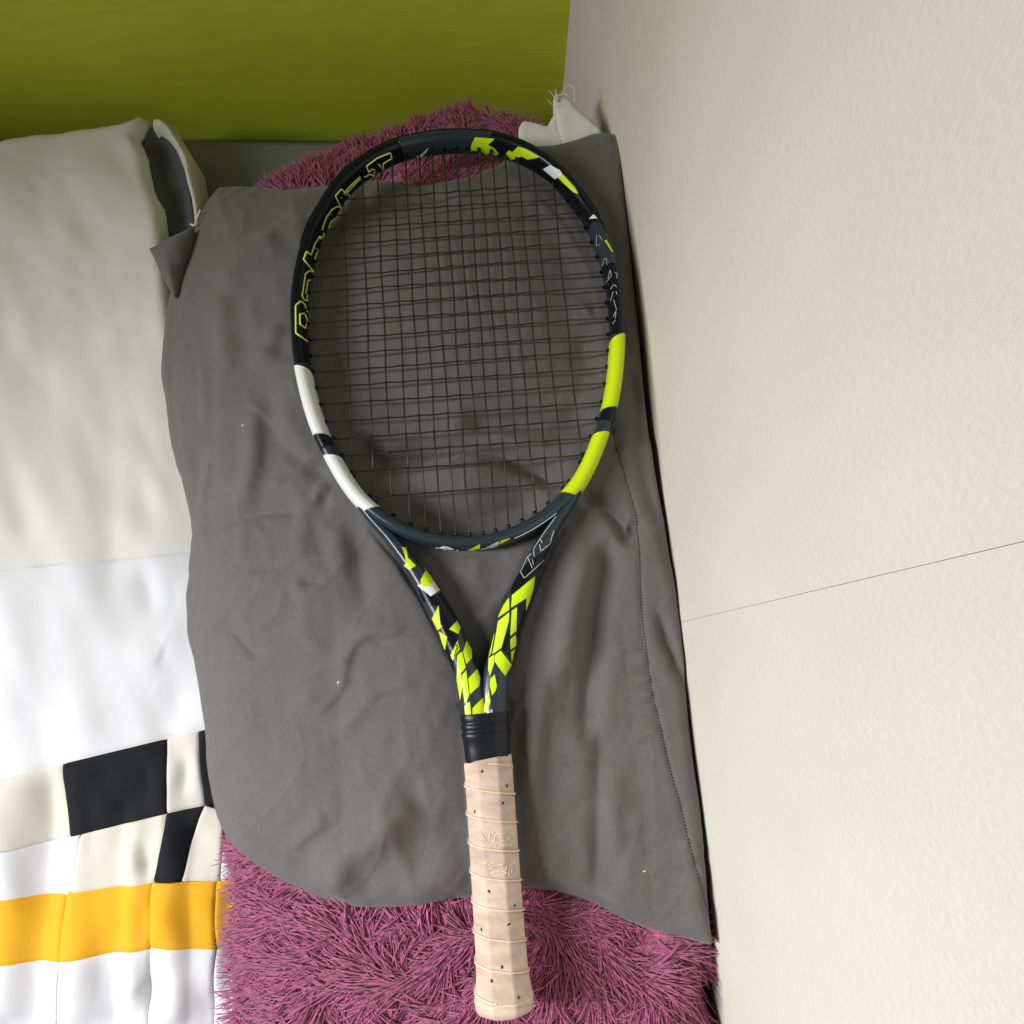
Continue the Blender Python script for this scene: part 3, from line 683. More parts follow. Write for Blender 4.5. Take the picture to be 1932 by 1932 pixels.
# throat: black grounds first, colours above them
for pts in ([(320, 470), (440, 560), (545, 520), (640, 650), (720, 800), (705, 915), (690, 960), (630, 1060), (665, 1275), (640, 1230), (575, 1060), (600, 940), (540, 830), (520, 640), (440, 645), (365, 595)],
            [(1345, 560), (1255, 645), (1255, 1000), (1205, 1190), (1250, 1110), (1330, 800), (1410, 480)],
            [(1190, 850), (1195, 1150), (1108, 1048), (1150, 930)],
            [(1190, 470), (1330, 260), (1500, 130), (1560, 100), (1560, 160), (1470, 300), (1420, 365), (1205, 545)]):
    decal(T5(pts), M['black'], .00015)
YEL = [[(165, 90), (205, 95), (225, 190), (300, 265), (240, 305), (190, 265), (210, 240), (195, 160)],
 [(515, 640), (535, 830), (555, 830), (510, 875), (455, 765), (490, 690)], [(520, 880), (595, 935), (580, 1060), (550, 990)],
 [(685, 785), (720, 850), (700, 910), (615, 865)], [(695, 970), (715, 1050), (650, 1160), (630, 1110)],
 [(775, 970), (825, 1060), (825, 1140), (775, 1195), (745, 1080)], [(690, 1110), (735, 1075), (770, 1225), (725, 1285), (745, 1400), (722, 1535), (690, 1350)],
 [(735, 1300), (775, 1250), (805, 1490), (765, 1570), (748, 1440)], [(795, 1330), (875, 1240), (905, 1330), (895, 1400), (810, 1480)],
 [(760, 1590), (810, 1545), (825, 1680), (770, 1690)], [(835, 1610), (930, 1510), (945, 1600), (990, 1430), (1005, 1550), (990, 1600), (935, 1680), (835, 1690)],
 [(1208, 545), (1420, 365), (1405, 480), (1380, 570), (1335, 690), (1340, 570), (1250, 630), (1200, 662)], [(1183, 565), (1183, 680), (1070, 765), (1130, 640)],
 [(1183, 705), (1178, 790), (1108, 1040), (1025, 1100), (1050, 960), (1080, 790)], [(1205, 690), (1255, 655), (1245, 880), (1190, 925)],
 [(1190, 960), (1240, 915), (1245, 1020), (1190, 1055)], [(1195, 1080), (1240, 1045), (1215, 1180), (1198, 1160)],
 [(1042, 1115), (1100, 1065), (1200, 1200), (1140, 1305), (1045, 1170)], [(990, 1140), (1035, 1110), (1040, 1185), (1000, 1305), (985, 1240)],
 [(1035, 940), (1050, 900), (1012, 1095), (990, 1130)], [(1005, 1330), (1045, 1290), (1065, 1400), (1050, 1450), (1020, 1490), (1000, 1390)]]
for k, pts in enumerate(YEL): decal(T5(pts), M['yellow'], .0003)
decal(T5([(335, 215), (395, 285), (450, 370), (490, 430), (535, 490), (440, 555), (315, 448), (350, 440), (345, 400), (390, 310), (358, 262)]), M['white'], .00024)
decal(T5([(395, 312), (448, 345), (458, 420), (430, 462), (385, 462), (345, 432), (360, 370)]), M['yellow'], .0004)
strokes([T5([(700, 985), (660, 1130)]), T5([(712, 1010), (672, 1120)]), T5([(680, 1010), (700, 1060)])], M['black'], 'paint_line', .0004)
# bridge
for pts, c_ in (([(420, 130), (560, 75), (620, 85), (740, 150), (600, 152)], 'white'), ([(785, 115), (905, 60), (905, 100), (830, 125)], 'yellow'), ([(870, 150), (940, 100), (1080, 30), (1060, 100), (960, 140)], 'white'), ([(1070, 62), (1105, 22), (1190, 0), (1185, 10), (1110, 52)], 'yellow')):
    decal(T5(pts), M[c_], .0003, zoff=.006)
decal(T5([(620, 80), (760, 130), (900, 100), (940, 95), (870, 150), (740, 152)]), M['black'], .00015, zoff=.006)
# tip
for pts, c_ in (([(860, 85), (1045, 100), (985, 155), (1045, 190), (1085, 240), (1060, 255), (1000, 230), (985, 260), (940, 230), (905, 205), (815, 215), (825, 150)], 'yellow'),
                ([(1150, 235), (1185, 205), (1210, 225), (1265, 175), (1340, 200), (1470, 275), (1360, 295), (1300, 265), (1200, 300)], 'yellow'),
                ([(1500, 385), (1570, 350), (1660, 400), (1685, 440), (1615, 482)], 'white'), ([(1640, 460), (1690, 440), (1800, 560), (1835, 625), (1790, 605), (1700, 525)], 'yellow'),
                ([(300, 265), (370, 225), (420, 180), (395, 230), (340, 290)], 'white')):
    decal(TOP(pts), M[c_], .0004)
C2 = lambda pts: crop(750, 150, 3.22, pts)
decal(C2([(1292, 893), (1318, 865), (1342, 893)]), M['white'], .0004); decal(C2([(1385, 1030), (1400, 1030), (1440, 1100), (1430, 1105)]), M['yellow'], .0004)
# outlined lettering along the left of the hoop
LT = lambda pts: crop(550, 280, 4.83, pts)
LET = [[(240, 1868), (135, 1790), (133, 1530), (180, 1488), (215, 1520), (240, 1590)], [(172, 1610), (215, 1603), (240, 1670), (222, 1745), (172, 1705), (172, 1610)],
 [(245, 1480), (212, 1482), (190, 1440), (222, 1230), (260, 1200), (296, 1212)], [(245, 1400), (235, 1470)], [(266, 1290), (246, 1292), (225, 1420)],
 [(296, 1205), (206, 1095), (235, 1020), (274, 1052), (310, 950), (350, 890), (402, 908)], [(355, 993), (322, 1050), (305, 1105)],
 [(402, 905), (382, 800), (418, 700), (470, 625), (520, 595), (556, 607)], [(515, 692), (462, 740), (430, 830)],
 [(556, 605), (505, 497), (562, 428), (592, 462), (615, 540)],
 [(800, 370), (640, 500), (612, 465), (720, 350), (830, 290), (866, 306)], [(690, 468), (655, 512)],
 [(866, 300), (882, 252), (850, 240), (822, 272), (800, 215), (900, 140), (1025, 88), (1040, 140), (955, 190), (962, 275)]]
for grp in ([0, 1], [2, 3, 4], [5, 6], [7, 8], [9], [10, 11], [12]): strokes([LT(LET[k]) for k in grp], M['outline'], 'letter', .00070, zoff=.0085)
# fine white outline lettering on the right of the hoop and on the right arm
C3 = lambda pts: crop(1050, 300, 4.83, pts)
strokes([C3(p) for p in ([(560, 770), (555, 870), (590, 860)], [(585, 770), (610, 820)], [(615, 1060), (625, 1000), (650, 985), (655, 1050)], [(665, 1180), (685, 1095), (700, 1150), (650, 1215)], [(720, 1120), (750, 1130), (745, 1180)], [(690, 1280), (720, 1230), (745, 1260)], [(715, 1300), (690, 1390)], [(740, 1300), (750, 1330)], [(720, 1380), (745, 1480)], [(715, 1540), (740, 1480), (735, 1560)], [(710, 1610), (735, 1570)])], M['whiteline'], 'letter', .00022, zoff=.007)
C7 = lambda pts: crop(1000, 1000, 9.66, pts)
strokes([C7(p) for p in ([(830, 90), (720, 240), (600, 410), (440, 650), (405, 720), (425, 840)], [(540, 515), (572, 590)], [(390, 900), (402, 1000)], [(300, 850), (380, 1055)], [(375, 780), (300, 850), (190, 1075), (165, 1130), (232, 1250), (440, 1060), (600, 900)], [(520, 610), (548, 740), (720, 590), (740, 500), (790, 350)])], M['whiteline'], 'letter', .00026)
strokes([C7([(40, 495), (160, 445), (400, 320), (620, 180), (840, 20)])], M['whiteline'], 'paint_line', .0003)
strokes([T5(p) for p in ([(980, 1675), (1020, 1620)], [(1020, 1620), (1022, 1665)])], M['whiteline'], 'paint_line', .0004)

# ---- strings
inn = oc - nout * .0116
def span(axis, val):
    """where the inner edge crosses x = val (axis 0) or y = val (axis 1)"""
    o_ = 1 - axis; hits = []
    for k in range(NH):
        a, b = inn[k], inn[(k + 1) % NH]
        if (a[axis] - val) * (b[axis] - val) < 0:
            t = (val - a[axis]) / (b[axis] - a[axis]); hits.append(a[o_] + t * (b[o_] - a[o_]))
    return min(hits), max(hits)
mains = np.array([-91, -74.5, -61, -47.5, -36, -24.6, -13.4, -2.6, 8, 18, 28.4, 39.4, 50, 61, 73.5, 89.5]) / 1000
crosses = np.r_[[369.9, 391, 405.4, 419.9, 434.2], 449.5 + 14.3 * np.arange(14)] / 1000
gr_v, gr_f = tube([(0, 0, 0), (0, .002, 0), (0, .0045, 0)], .0019, 8, True, [1.25, 1, .8]); 
gr0 = None; ends = []
for i, x in enumerate(mains):
    a, b = span(0, x); ys2 = [a - .003]; zs = [0]
    for j, y in enumerate(crosses):
        if a + .004 < y < b - .004: ys2.append(y); zs.append(.00085 if (i + j) % 2 else -.00085)
    ys2.append(b + .003); zs.append(0)
    yy = np.linspace(a - .003, b + .003, 130); jit = .0004 * np.sin(yy * 60 + i)
    zz = np.interp(yy, ys2, zs); zz = np.convolve(np.pad(zz, 1, mode='edge'), [.25, .5, .25], 'valid')
    v_, f_ = tube(np.stack([x + jit, yy, zz], 1), .00072, 6); mesh_obj('main_string', v_, f_, M['string'], racket)
    ends += [(x, a, 0), (x, b, math.pi)]
for j, y in enumerate(crosses):
    a, b = span(1, y); xs2 = [a - .003]; zs = [0]
    for i, x in enumerate(mains):
        if a + .004 < x < b - .004: xs2.append(x); zs.append(-.00085 if (i + j) % 2 else .00085)
    xs2.append(b + .003); zs.append(0)
    xx = np.linspace(a - .003, b + .003, 110); zz = np.interp(xx, xs2, zs); zz = np.convolve(np.pad(zz, 1, mode='edge'), [.25, .5, .25], 'valid')
    bow = .0011 * math.sin(j * 2.3) * np.sin((xx - a) / (b - a) * math.pi * 2 + j) * .5
    v_, f_ = tube(np.stack([xx, y + bow, zz], 1), .00070, 6); mesh_obj('cross_string', v_, f_, M['string'], racket)
    ends += [(a, y, -math.pi / 2), (b, y, math.pi / 2)]
for x, y, rz in ends:
    k = int(np.argmin(np.hypot(inn[:, 0] - x, inn[:, 1] - y))); nx, ny = -nout[k]
    rot = math.atan2(-nx, ny)
    if gr0 is None: gr0 = mesh_obj('grommet', gr_v, gr_f, M['rubber'], racket); o = gr0
    else: o = inst(gr0, 'grommet', racket)
    o.location = (x - nx * .0015, y - ny * .0015, 0); o.rotation_euler = (0, 0, rot)

# ---- collar and grip
def oct_r(th, s):
    """rounded octagon with half-width s"""
    a = ((th + math.pi / 8) % (math.pi / 4)) - math.pi / 8; return s * (.3 + .7 / np.cos(a))
def revolve(name, prof, m, n=64, oc_=True, sxz=(1, .92), extra=None, sq=1.0):
    th = np.linspace(0, 2 * math.pi, n, endpoint=False)
    yy = np.array([p[0] for p in prof]) / 1000; r = np.array([p[1] for p in prof]) / 1000
    k = oct_r(th, 1.0) if oc_ else np.ones(n)
    rad = k[:, None] * r[None]
    if extra is not None: rad = rad + extra(th[:, None], yy[None])
    cs, sn = np.sign(np.cos(th)) * np.abs(np.cos(th)) ** sq, np.sign(np.sin(th)) * np.abs(np.sin(th)) ** sq
    V = np.stack([cs[:, None] * rad * sxz[0], np.repeat(yy[None], n, 0), sn[:, None] * rad * sxz[1]], -1)
    F = [list(map(int, q)) for q in gridfaces(n, len(yy), True)]; q = len(yy)
    F += [[a * q for a in range(n)], [a * q + q - 1 for a in range(n)][::-1]]
    return mesh_obj(name, V.reshape(-1, 3), F, m, racket)
revolve('collar', [(160, 15.0), (162, 15.8), (176, 16.6), (183, 17.2), (184.5, 17.9), (187, 17.9), (188, 17.2), (189.5, 17.2), (190.5, 17.8), (193, 17.8), (194, 17.1), (195, 17.3), (196.5, 17.9), (199.5, 17.8), (200.6, 17.5)], M['rubber'], oc_=False, sxz=(1, .79), sq=.70)
PITCHG = .0189
ysg = np.linspace(4.5, 169.5, 360)
prof = [(y, float(np.interp(y, [4.5, 6, 7.5, 10, 14, 20, 27, 42, 110, 168, 168.6, 169.5], [14.0, 17.2, 18.4, 19.4, 19.6, 18.8, 17.8, 17.2, 16.9, 17.1, 16.9, 15.6]))) for y in ysg]
def wrapf(th, y):
    ph = ((y - .0157) / PITCHG - th / (2 * math.pi) + .30) % 1.0
    e = .00055 * np.exp(-((ph - .04) / .05) ** 2) + .0003 * ph - .0009 * np.exp(-((ph - .975) / .028) ** 2)
    return np.where((y > .008) & (y < .168), e, 0) + .00012 * np.sin(th * 17 + y * 900) * np.sin(y * 1500)
grip = revolve('grip', prof, M['grip'], 96, True, (1, .9), wrapf)
for v_ in grip.data.vertices:
    if v_.co.y > .155: v_.co.y += .12 * v_.co.x * (v_.co.y - .155) / .0145
gb = BVHTree.FromPolygons([v_.co for v_ in grip.data.vertices], [tuple(p.vertices) for p in grip.data.polygons])
def helix(k0, k1):
    out = []
    for t in np.linspace(k0, k1, 64):
        th = (t % 1.0) * 2 * math.pi; y = (t - .26) * PITCHG + .0157
        if not .016 < y < .167: continue
        d_ = Vector((-math.cos(th), 0, -math.sin(th))); h, n_, *_ = gb.ray_cast(Vector((math.cos(th) * .05, y, math.sin(th) * .05)), d_)
        if h: out.append(np.array(h) + np.array(n_) * -.00012)
    return np.array(out)
for k in range(0, 10):
    Pk = helix(k - .25, k + .75)
    if len(Pk) > 5: v_, f_ = tube(Pk, .00065, 6); mesh_obj('wrap_edge', v_, f_, M['gripedge'], racket)
# rounded seam of the butt cap and the flare edge
def ring_tube(y, r_, name, m):
    th = np.linspace(0, 2 * math.pi, 65); P = []
    for t in th:
        h, n_, *_ = gb.ray_cast(Vector((math.cos(t) * .05, y, math.sin(t) * .05)), Vector((-math.cos(t), 0, -math.sin(t)))); P.append(np.array(h))
    v_, f_ = tube(np.array(P), r_, 6, False); return mesh_obj(name, v_, f_, m, racket)
ring_tube(.0145, .0005, 'wrap_edge', M['gripedge'])
def grip_down(x, y):
    h, n_, *_ = gb.ray_cast(Vector((x, y, .06)), Vector((0, 0, -1)))
    return (np.array(h), np.array(n_)) if h else (np.array([x, y, .016]), np.array([0, 0, 1.0]))
C6 = lambda pts: crop(850, 1400, 3.22, pts)
hole0 = None
for u, v in C6([(295, 343), (450, 440), (425, 545), (248, 600), (338, 1098), (500, 1197), (462, 1307), (290, 1350), (420, 1573), (355, 1660), (525, 1767)]):
    x, y = loc(u, v, .0155); h, n_ = grip_down(x, y)
    if hole0 is None:
        v_, f_ = tube([(0, 0, -.0006), (0, 0, .00001)], 1, 10); v_ = np.array(v_)
        th = np.linspace(0, 2 * math.pi, 10, endpoint=False); rim = np.stack([np.cos(th) * .0013, np.sin(th) * .0008, 0 * th + .00008], 1)
        hole0 = mesh_obj('perforation', np.vstack([rim, rim * .6 - np.array([0, 0, .0006])]), [list(range(10, 20))] + [[k, (k + 1) % 10, 10 + (k + 1) % 10, 10 + k] for k in range(10)], M['gap'], racket); o = hole0
    else: o = inst(hole0, 'perforation', racket)
    o.location = h; o.rotation_euler = Vector(n_).to_track_quat('Z', 'Y').to_euler()
C8 = lambda pts: crop(910, 1550, 9.66, pts)
def emboss(lines):
    ps = []
    for l in lines:
        P2 = np.array([loc(u, v, .0155) for u, v in C8(l)]); P2 = resample(P2, max(4, int(np.linalg.norm(np.diff(P2, axis=0), axis=1).sum() / .001)))
        ps.append(tube(np.array([grip_down(x, y)[0] + np.array([0, 0, .00005]) for x, y in P2]), .00044, 5))
    v_, f_ = join(ps); return mesh_obj('embossed_mark', v_, f_, M['gripedge'], racket)
emboss([[(120, 790), (225, 680), (370, 880)], [(180, 810), (235, 760), (310, 880)]])
emboss([[(440, 890), (445, 760), (485, 720), (520, 750)]])
emboss([[(545, 910), (545, 800), (590, 760), (850, 745), (905, 790), (905, 890)], [(590, 850), (640, 825), (810, 830), (830, 880), (600, 895)], [(580, 985), (800, 975), (860, 1000)]])
emboss([[(200, 1250), (330, 1330), (390, 1300)], [(200, 1440), (260, 1410)]])
emboss([[(420, 1380), (480, 1310), (540, 1300)], [(430, 1450), (520, 1360), (690, 1335)], [(440, 1540), (540, 1475), (740, 1470), (770, 1380)], [(440, 1540), (720, 1530), (760, 1490)]])
emboss([[(810, 1560), (810, 1400), (880, 1345), (940, 1330)], [(860, 1540), (865, 1410)]])

# ------------------------------------------------------------------ patchwork quilt on the left
quilt = empty('patchwork_quilt', tuple(U(300, 1200, .0)))
tag(quilt, 'white patchwork quilt with black, cream and yellow patches, bunched along the left of the pillowcase', 'quilt')
QZ = .045
QF = [([(240, 760), (300, 880), (340, 985)], -4, 8), ([(250, 800), (290, 860), (310, 930), (330, 985)], 4, 9), ([(245, 870), (280, 960), (300, 1020)], -4, 12),
      ([(262, 1060), (280, 1120), (285, 1180)], -4, 9), ([(320, 1070), (330, 1130), (300, 1230)], -3.5, 9), ([(250, 1180), (290, 1260), (330, 1260)], 4, 12), ([(340, 1090), (322, 1180), (330, 1280)], 3, 10),
      ([(310, 1280), (335, 1330), (340, 1390)], -3, 9), ([(345, 1400), (352, 1450), (342, 1515)], -4, 6), ([(365, 1390), (372, 1460), (372, 1510)], 3, 6), ([(330, 1410), (332, 1500)], 2.5, 6),
      ([(275, 1420), (280, 1530)], -2.5, 6), ([(265, 1560), (280, 1620), (283, 1680)], -5, 7), ([(300, 1560), (285, 1650)], 3, 8), ([(250, 1570), (255, 1660)], 3, 7),
      ([(318, 1540), (300, 1600), (275, 1660)], -2, 5), ([(275, 1690), (272, 1790)], -4, 9), ([(305, 1670), (303, 1740), (306, 1790)], 2.5, 8), ([(290, 1800), (285, 1931)], -3, 9), ([(345, 1810), (350, 1931)], 2.5, 9),
      ([(410, 1840), (395, 1900), (385, 1990)], -4, 8), ([(260, 1850), (300, 1900)], -3, 10),
      ([(200, 800), (215, 1000), (190, 1200)], -4, 12), ([(120, 900), (140, 1100), (110, 1300)], 4, 16), ([(60, 1300), (90, 1500), (60, 1700)], -4, 14), ([(160, 1420), (170, 1560), (150, 1680)], -3, 9), ([(180, 1700), (190, 1850), (170, 1960)], -3, 10), ([(60, 500), (100, 700), (90, 900)], -4, 16),
      ([(262, 1520), (256, 1680), (254, 1800), (248, 1931)], 4, 9, .1), ([(326, 1540), (320, 1670), (330, 1790), (336, 1960)], 3.5, 10, .1), ([(372, 1540), (360, 1670), (362, 1790), (355, 1960)], -3.5, 8, .1), ([(232, 1480), (228, 1680), (215, 1960)], -4.5, 9, .1),
      ([(150, 1420), (138, 1700), (150, 1960)], 4, 12, .1), ([(90, 1450), (80, 1700), (60, 1960)], -4, 10, .1), ([(430, 1680), (425, 1760), (428, 1931)], -3, 7, .1), ([(10, 1450), (20, 1700), (0, 1960)], 4, 12, .1),
      ([(20, 1000), (40, 1200), (10, 1400)], 4, 16)]
def qz(x, y):
    Zq = QZ + .004 * vnoise(x, y, .09, 31, 2) + .0036 * vnoise(x, y, .040, 32, 2, .4, .4)
    add_folds(Zq, x, y, QF, QZ, 1.15, True); return Zq
def patch(name, quad, m, n=(40, 40), seam=(1, 1, 1, 1), edge_drop=(0, 0, 0, 0), label=None, lift=0.0):
    """quad = left, right (top to bottom) px polylines; seam/edge flags: left, right, top, bottom"""
    Lp, Rp = [spline(np.array([U(u, v, QZ)[:2] for u, v in c_]), n[1]) for c_ in quad]
    s = np.linspace(0, 1, n[0])[:, None, None]; Pq = Lp[None] * (1 - s) + Rp[None] * s
    Xq, Yq = Pq[..., 0], Pq[..., 1]; Zq = qz(Xq, Yq) + lift
    dl = np.hypot(Xq - Xq[:1], Yq - Yq[:1]); dr = np.hypot(Xq - Xq[-1:], Yq - Yq[-1:]); dt = np.hypot(Xq - Xq[:, :1], Yq - Yq[:, :1]); db = np.hypot(Xq - Xq[:, -1:], Yq - Yq[:, -1:])
    for d_, fl, ed in zip((dl, dr, dt, db), seam, edge_drop):
        if fl: Zq -= .0014 * np.exp(-d_ / .0013)
        if ed: q = 1 - np.clip(d_ / .03, 0, 1); Zq -= ed * (1 - np.sqrt(np.clip(1 - q ** 2, 0, 1)))
    Oq = np.array(quilt.location)
    o = cloth_obj(name, Xq - Oq[0], Yq - Oq[1], Zq - Oq[2], m, quilt, tuck=(.0004, .006) if not any(edge_drop) else (.001, .012), sharp=True)
    if label: o['label'] = label
    return o
def row(vt, vb, cols):
    pass
# upper white panels
patch('quilt_panel', ([(-160, 150), (-160, 500), (-160, 800), (-160, 1080)], [(262, 440), (330, 600), (352, 850), (385, 1046)]), M['qcream'], (110, 110), edge_drop=(0, .015, 0, 0)) if False else None
patch('quilt_panel', ([(-160, 1090), (-160, 1300), (-160, 1509)], [(400, 1042), (410, 1250), (430, 1367)]), M['qwhite'], (110, 60), seam=(0, 0, 1, 1))
# first row of patches
def q4(a, b, c_, d_): return ([a, d_], [b, c_])      # tl, tr, br, bl
R1t = lambda u: 1411 + (u - 241) * (-.245); R1b = lambda u: 1553 + (u - 241) * (-.25)
patch('quilt_patch', q4((313, R1t(313)), (377, 1378), (386, 1520), (319, 1533)), M['qcream'])
patch('quilt_patch', q4((377, 1378), (420, 1372), (440, 1512), (386, 1520)), M['qblack'])
for u0, u1, c_ in [(120, 313, 'qblack'), (-160, 120, 'qcream')]:
    patch('quilt_patch', q4((u0, R1t(u0)), (u1, R1t(u1)), (u1 + 5, R1b(u1 + 5)), (u0 + 5, R1b(u0 + 5))), M[c_], (60, 40))
# second row
patch('quilt_patch', ([(318, 1534), (311, 1585), (294, 1650), (297, 1662)], [(385.5, 1521), (364, 1577), (352, 1640), (346, 1661)]), M['qblack'])
patch('quilt_patch', ([(385.5, 1521), (364, 1577), (352, 1640), (346, 1661)], [(421, 1530), (421, 1560), (418, 1620), (415, 1662)]), M['qcream'])
patch('quilt_patch', ([(421, 1530), (421, 1560), (418, 1620), (415, 1662)], [(424, 1530), (442, 1582), (458, 1625), (456, 1662)]), M['qwhite'], edge_drop=(0, .012, 0, 0))
for u0, u1, c_ in [(150, 318, 'qcream'), (-160, 150, 'qwhite')]:
    e0, e1 = (-22 if u0 < 318 else 0), -22
    patch('quilt_patch', ([(u0, R1b(u0)), (u0 - 8, 1600), (u0 - 22, 1682 - (u0 - 241) * .1)], [(u1, R1b(u1)), (u1 - 7, 1590), (u1 - 22 if u1 != 318 else 297, 1682 - (u1 - 241) * .1 if u1 != 318 else 1662)]), M[c_])
# yellow band and the white border below
Yt = lambda u: float(np.interp(u, [-160, 241, 297, 460], [1700, 1678, 1662, 1662])); Yb = lambda u: float(np.interp(u, [-160, 241, 298, 346, 403, 440], [1830, 1805, 1782, 1781, 1792, 1788]))
cuts = [(-160, -20), (-20, 120), (120, 292), (292, 409), (409, 456)]
for u0, u1 in cuts:
    last = u1 == 456
    patch('quilt_patch', ([(u0, Yt(u0)), (u0 - 4, 1740), (u0 - (3 if u0 > 0 else 0), Yb(u0))], [(u1, Yt(u1)), (u1 + (3 if last else -4), 1725), (u1 - (16 if last else 3), Yb(u1 - 6))]), M['qyellow'], edge_drop=(0, .012 if last else 0, 0, 0))
for u0, u1 in cuts:
    last = u1 == 456
    patch('quilt_panel', ([(u0 - (3 if u0 > 0 else 0), Yb(u0)), (u0 - 8, 1880), (u0 - 14, 2060)], [(u1 - (16 if last else 3), Yb(u1 - 6)), (u1 - (4 if last else 10), 1870), (u1 - (2 if last else 14), 2060)]), M['qwhite'], (40, 60), edge_drop=(0, .012 if last else 0, 0, 0))
# folded back top of the quilt: white roll tinted for warm light, charcoal lining in the opening, cream lip
CR = lambda pts: crop(250, 200, 4.83, pts)
Zroll = .060
def roll_z(x, y, d):
    q = np.clip((y - .16) / .16, 0, 1); q = q * q * (3 - 2 * q)
    return qz(x[None], y[None])[0] * (1 - q * .5) + q * (.5 * QZ + .012) + q * .0025 * vnoise(x[None], y[None], .05, 42, 3)[0] - (.002 + .010 * q) * np.clip(1 - d / (.003 + .008 * q), 0, 1) ** 2
sheet_obj('quilt_panel', [(-170, 300), (60, 258), (200, 240), (242, 232)] + CR([(100, 160), (180, 115), (195, 112), (200, 180), (160, 300), (108, 385), (180, 480), (215, 600), (260, 800), (330, 960), (375, 1110), (392, 1275), (430, 1560), (440, 1900)]) + [(348, 680), (342, 780), (360, 880), (392, 960), (402, 1042), (385, 1045), (241, 1060), (0, 1080), (-170, 1093)], QZ,
          roll_z, M['qwhite_warmlit'], quilt, .005, .035)
sheet_obj('quilt_lining', CR([(185, 205), (240, 190), (335, 250), (410, 350), (480, 480), (550, 700), (590, 1000), (625, 1200), (380, 1300), (350, 1100), (250, 830), (190, 580), (95, 390), (150, 290)]), .050,
          lambda x, y, d: .046 - .010 * np.clip(d / .012, 0, 1) + .002 * vnoise(x[None], y[None], .018, 43, 2)[0], M['lining'], quilt, .003, .03)
sheet_obj('quilt_lip', CR([(190, 112), (320, 108), (420, 205), (480, 320), (575, 460), (590, 580), (615, 720), (665, 940), (672, 1025), (610, 1130), (585, 1090), (560, 850), (485, 560), (405, 370), (315, 250), (240, 200), (190, 205)]), Zroll,
          lambda x, y, d: Zroll - .012 + .014 * np.clip(1 - np.exp(-d / .004), 0, 1) + .0015 * vnoise(x[None], y[None], .02, 44, 2)[0], M['qcream'], quilt, .002, .03)
tp_ = np.array([U(*p, .07) for p in CR([(600, 1160), (640, 1180), (660, 1150), (690, 1095), (715, 1060)])]); tp_[:, 2] = np.linspace(.072, .078, len(tp_))
v_, f_ = tube(spline(tp_, 20) - np.array(quilt.location), .0009, 6); mesh_obj('loose_thread', v_, f_, M['whitecloth'], quilt)

# ------------------------------------------------------------------ frayed white cloth in the corner
CW = lambda pts: crop(980, 150, 6.44, pts)
wc = empty('frayed_cloth', tuple(U(1050, 240, .0)))
tag(wc, 'small white cloth with a frayed tip poking out behind the pillowcase in the wall corner', 'cloth')
wz = .086
def wtilt(x, y, d): return wz + .34 * np.clip(y - y.min(), 0, 1) + .0018 * (1 - np.exp(-d / .0015)) + .0008 * vnoise(x[None], y[None], .015, 51, 2)[0]
sheet_obj('cloth_panel', CW([(665, 300), (720, 285), (800, 320), (930, 430), (1100, 545), (1270, 665), (1200, 700), (1000, 790), (790, 850), (770, 800), (720, 650), (668, 500), (640, 400), (645, 340)]), wz + .008,
          wtilt, M['whitecloth'], wc, .002, .012)
sheet_obj('cloth_panel', CW([(668, 500), (722, 650), (775, 805), (790, 850), (600, 900), (400, 950), (260, 890), (212, 850), (210, 690), (262, 612), (380, 615), (480, 632), (575, 642), (620, 570)]), wz + .003,
          lambda x, y, d: wtilt(x, y, d) + .12 * (x.min() - x), M['whitecloth'], wc, .002, .012)
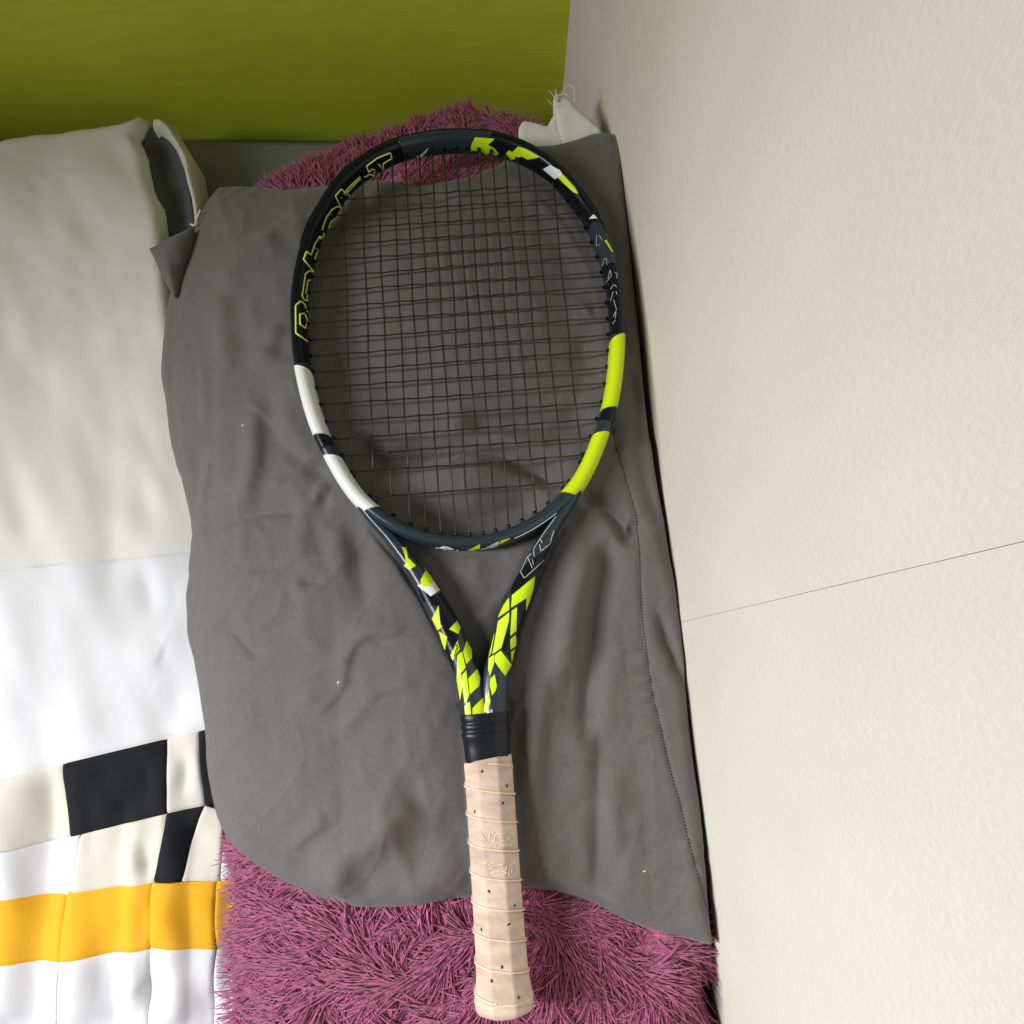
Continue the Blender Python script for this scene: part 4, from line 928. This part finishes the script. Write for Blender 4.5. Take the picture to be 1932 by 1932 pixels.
for pts in ([(690, 290), (720, 240), (760, 195), (830, 115), (870, 150), (905, 185), (908, 300), (905, 395)], [(700, 300), (730, 240), (780, 225), (820, 260), (815, 305), (780, 330)], [(660, 360), (620, 362), (582, 358)], [(690, 290), (640, 250), (590, 232)], [(720, 280), (690, 235), (665, 215)], [(700, 300), (690, 265), (660, 262)]):
    P3 = np.array([U(*p, wz + .018) for p in CW(pts)]); P3[:, 2] = wz + np.linspace(.016, .024, len(P3))
    v_, f_ = tube(spline(P3, 24) - np.array(wc.location), .0005, 5); mesh_obj('loose_thread', v_, f_, M['whitecloth'], wc)

# ------------------------------------------------------------------ bits of lint on the pillowcase
def lint(u, v, label):
    p = U(u, v, .105); p = on_case(p[0], p[1], 0.0); t = empty('lint_fleck', tuple(p)); ps = []
    for k in range(6):
        a = random.uniform(0, 6.28); d_ = np.array([math.cos(a), math.sin(a), .3]) * .0008; e_ = np.array([math.cos(a + 1), math.sin(a + 1), .1]) * .0007
        ps.append(tube(np.array([[0, 0, .0004], d_, d_ + e_]), .00035, 4))
    v_, f_ = join(ps); mesh_obj('lint_fibre', v_, f_, M['whitecloth'], t); tag(t, label, 'lint', 'white lint flecks on the grey pillowcase')
lint(652, 1286, 'tiny white lint fleck on the grey cloth left of the racket throat')
lint(1207, 1630, 'tiny white lint fleck near the lower right hem corner of the pillowcase')
lint(463, 807, 'tiny white lint fleck on the left pleats beside the white frame block')
lint(895, 1744 - 60, 'tiny white lint fleck at the lower hem beside the grip')

# ------------------------------------------------------------------ marks, holes and eyelets belong to the part they sit on
arm_objs = [o for o in racket.children if o.name.startswith('throat_arm')]
for o in list(racket.children):
    k = o.name.split('.')[0]
    if k in ('perforation', 'embossed_mark', 'wrap_edge'): o.parent = grip
    elif k == 'grommet': o.parent = hoop_o
    elif k in ('paint_patch', 'paint_line', 'paint_band', 'letter'):
        c_ = np.mean([v_.co[:] for v_ in o.data.vertices], axis=0)
        on_arm = c_[1] < .355 and abs(np.interp(c_[1] * 1000, [195, 227, 259, 291, 319, 356], [9, 11, 20, 35, 51, 80]) - abs(c_[0]) * 1000) < 11 and not (c_[1] > .312 and abs(c_[0]) < .04)
        o.parent = (arm_objs[0] if c_[0] < 0 else arm_objs[1]) if on_arm else hoop_o
for o in list(case.children):
    if o.name.startswith('hem_stitching'): o.parent = cobj
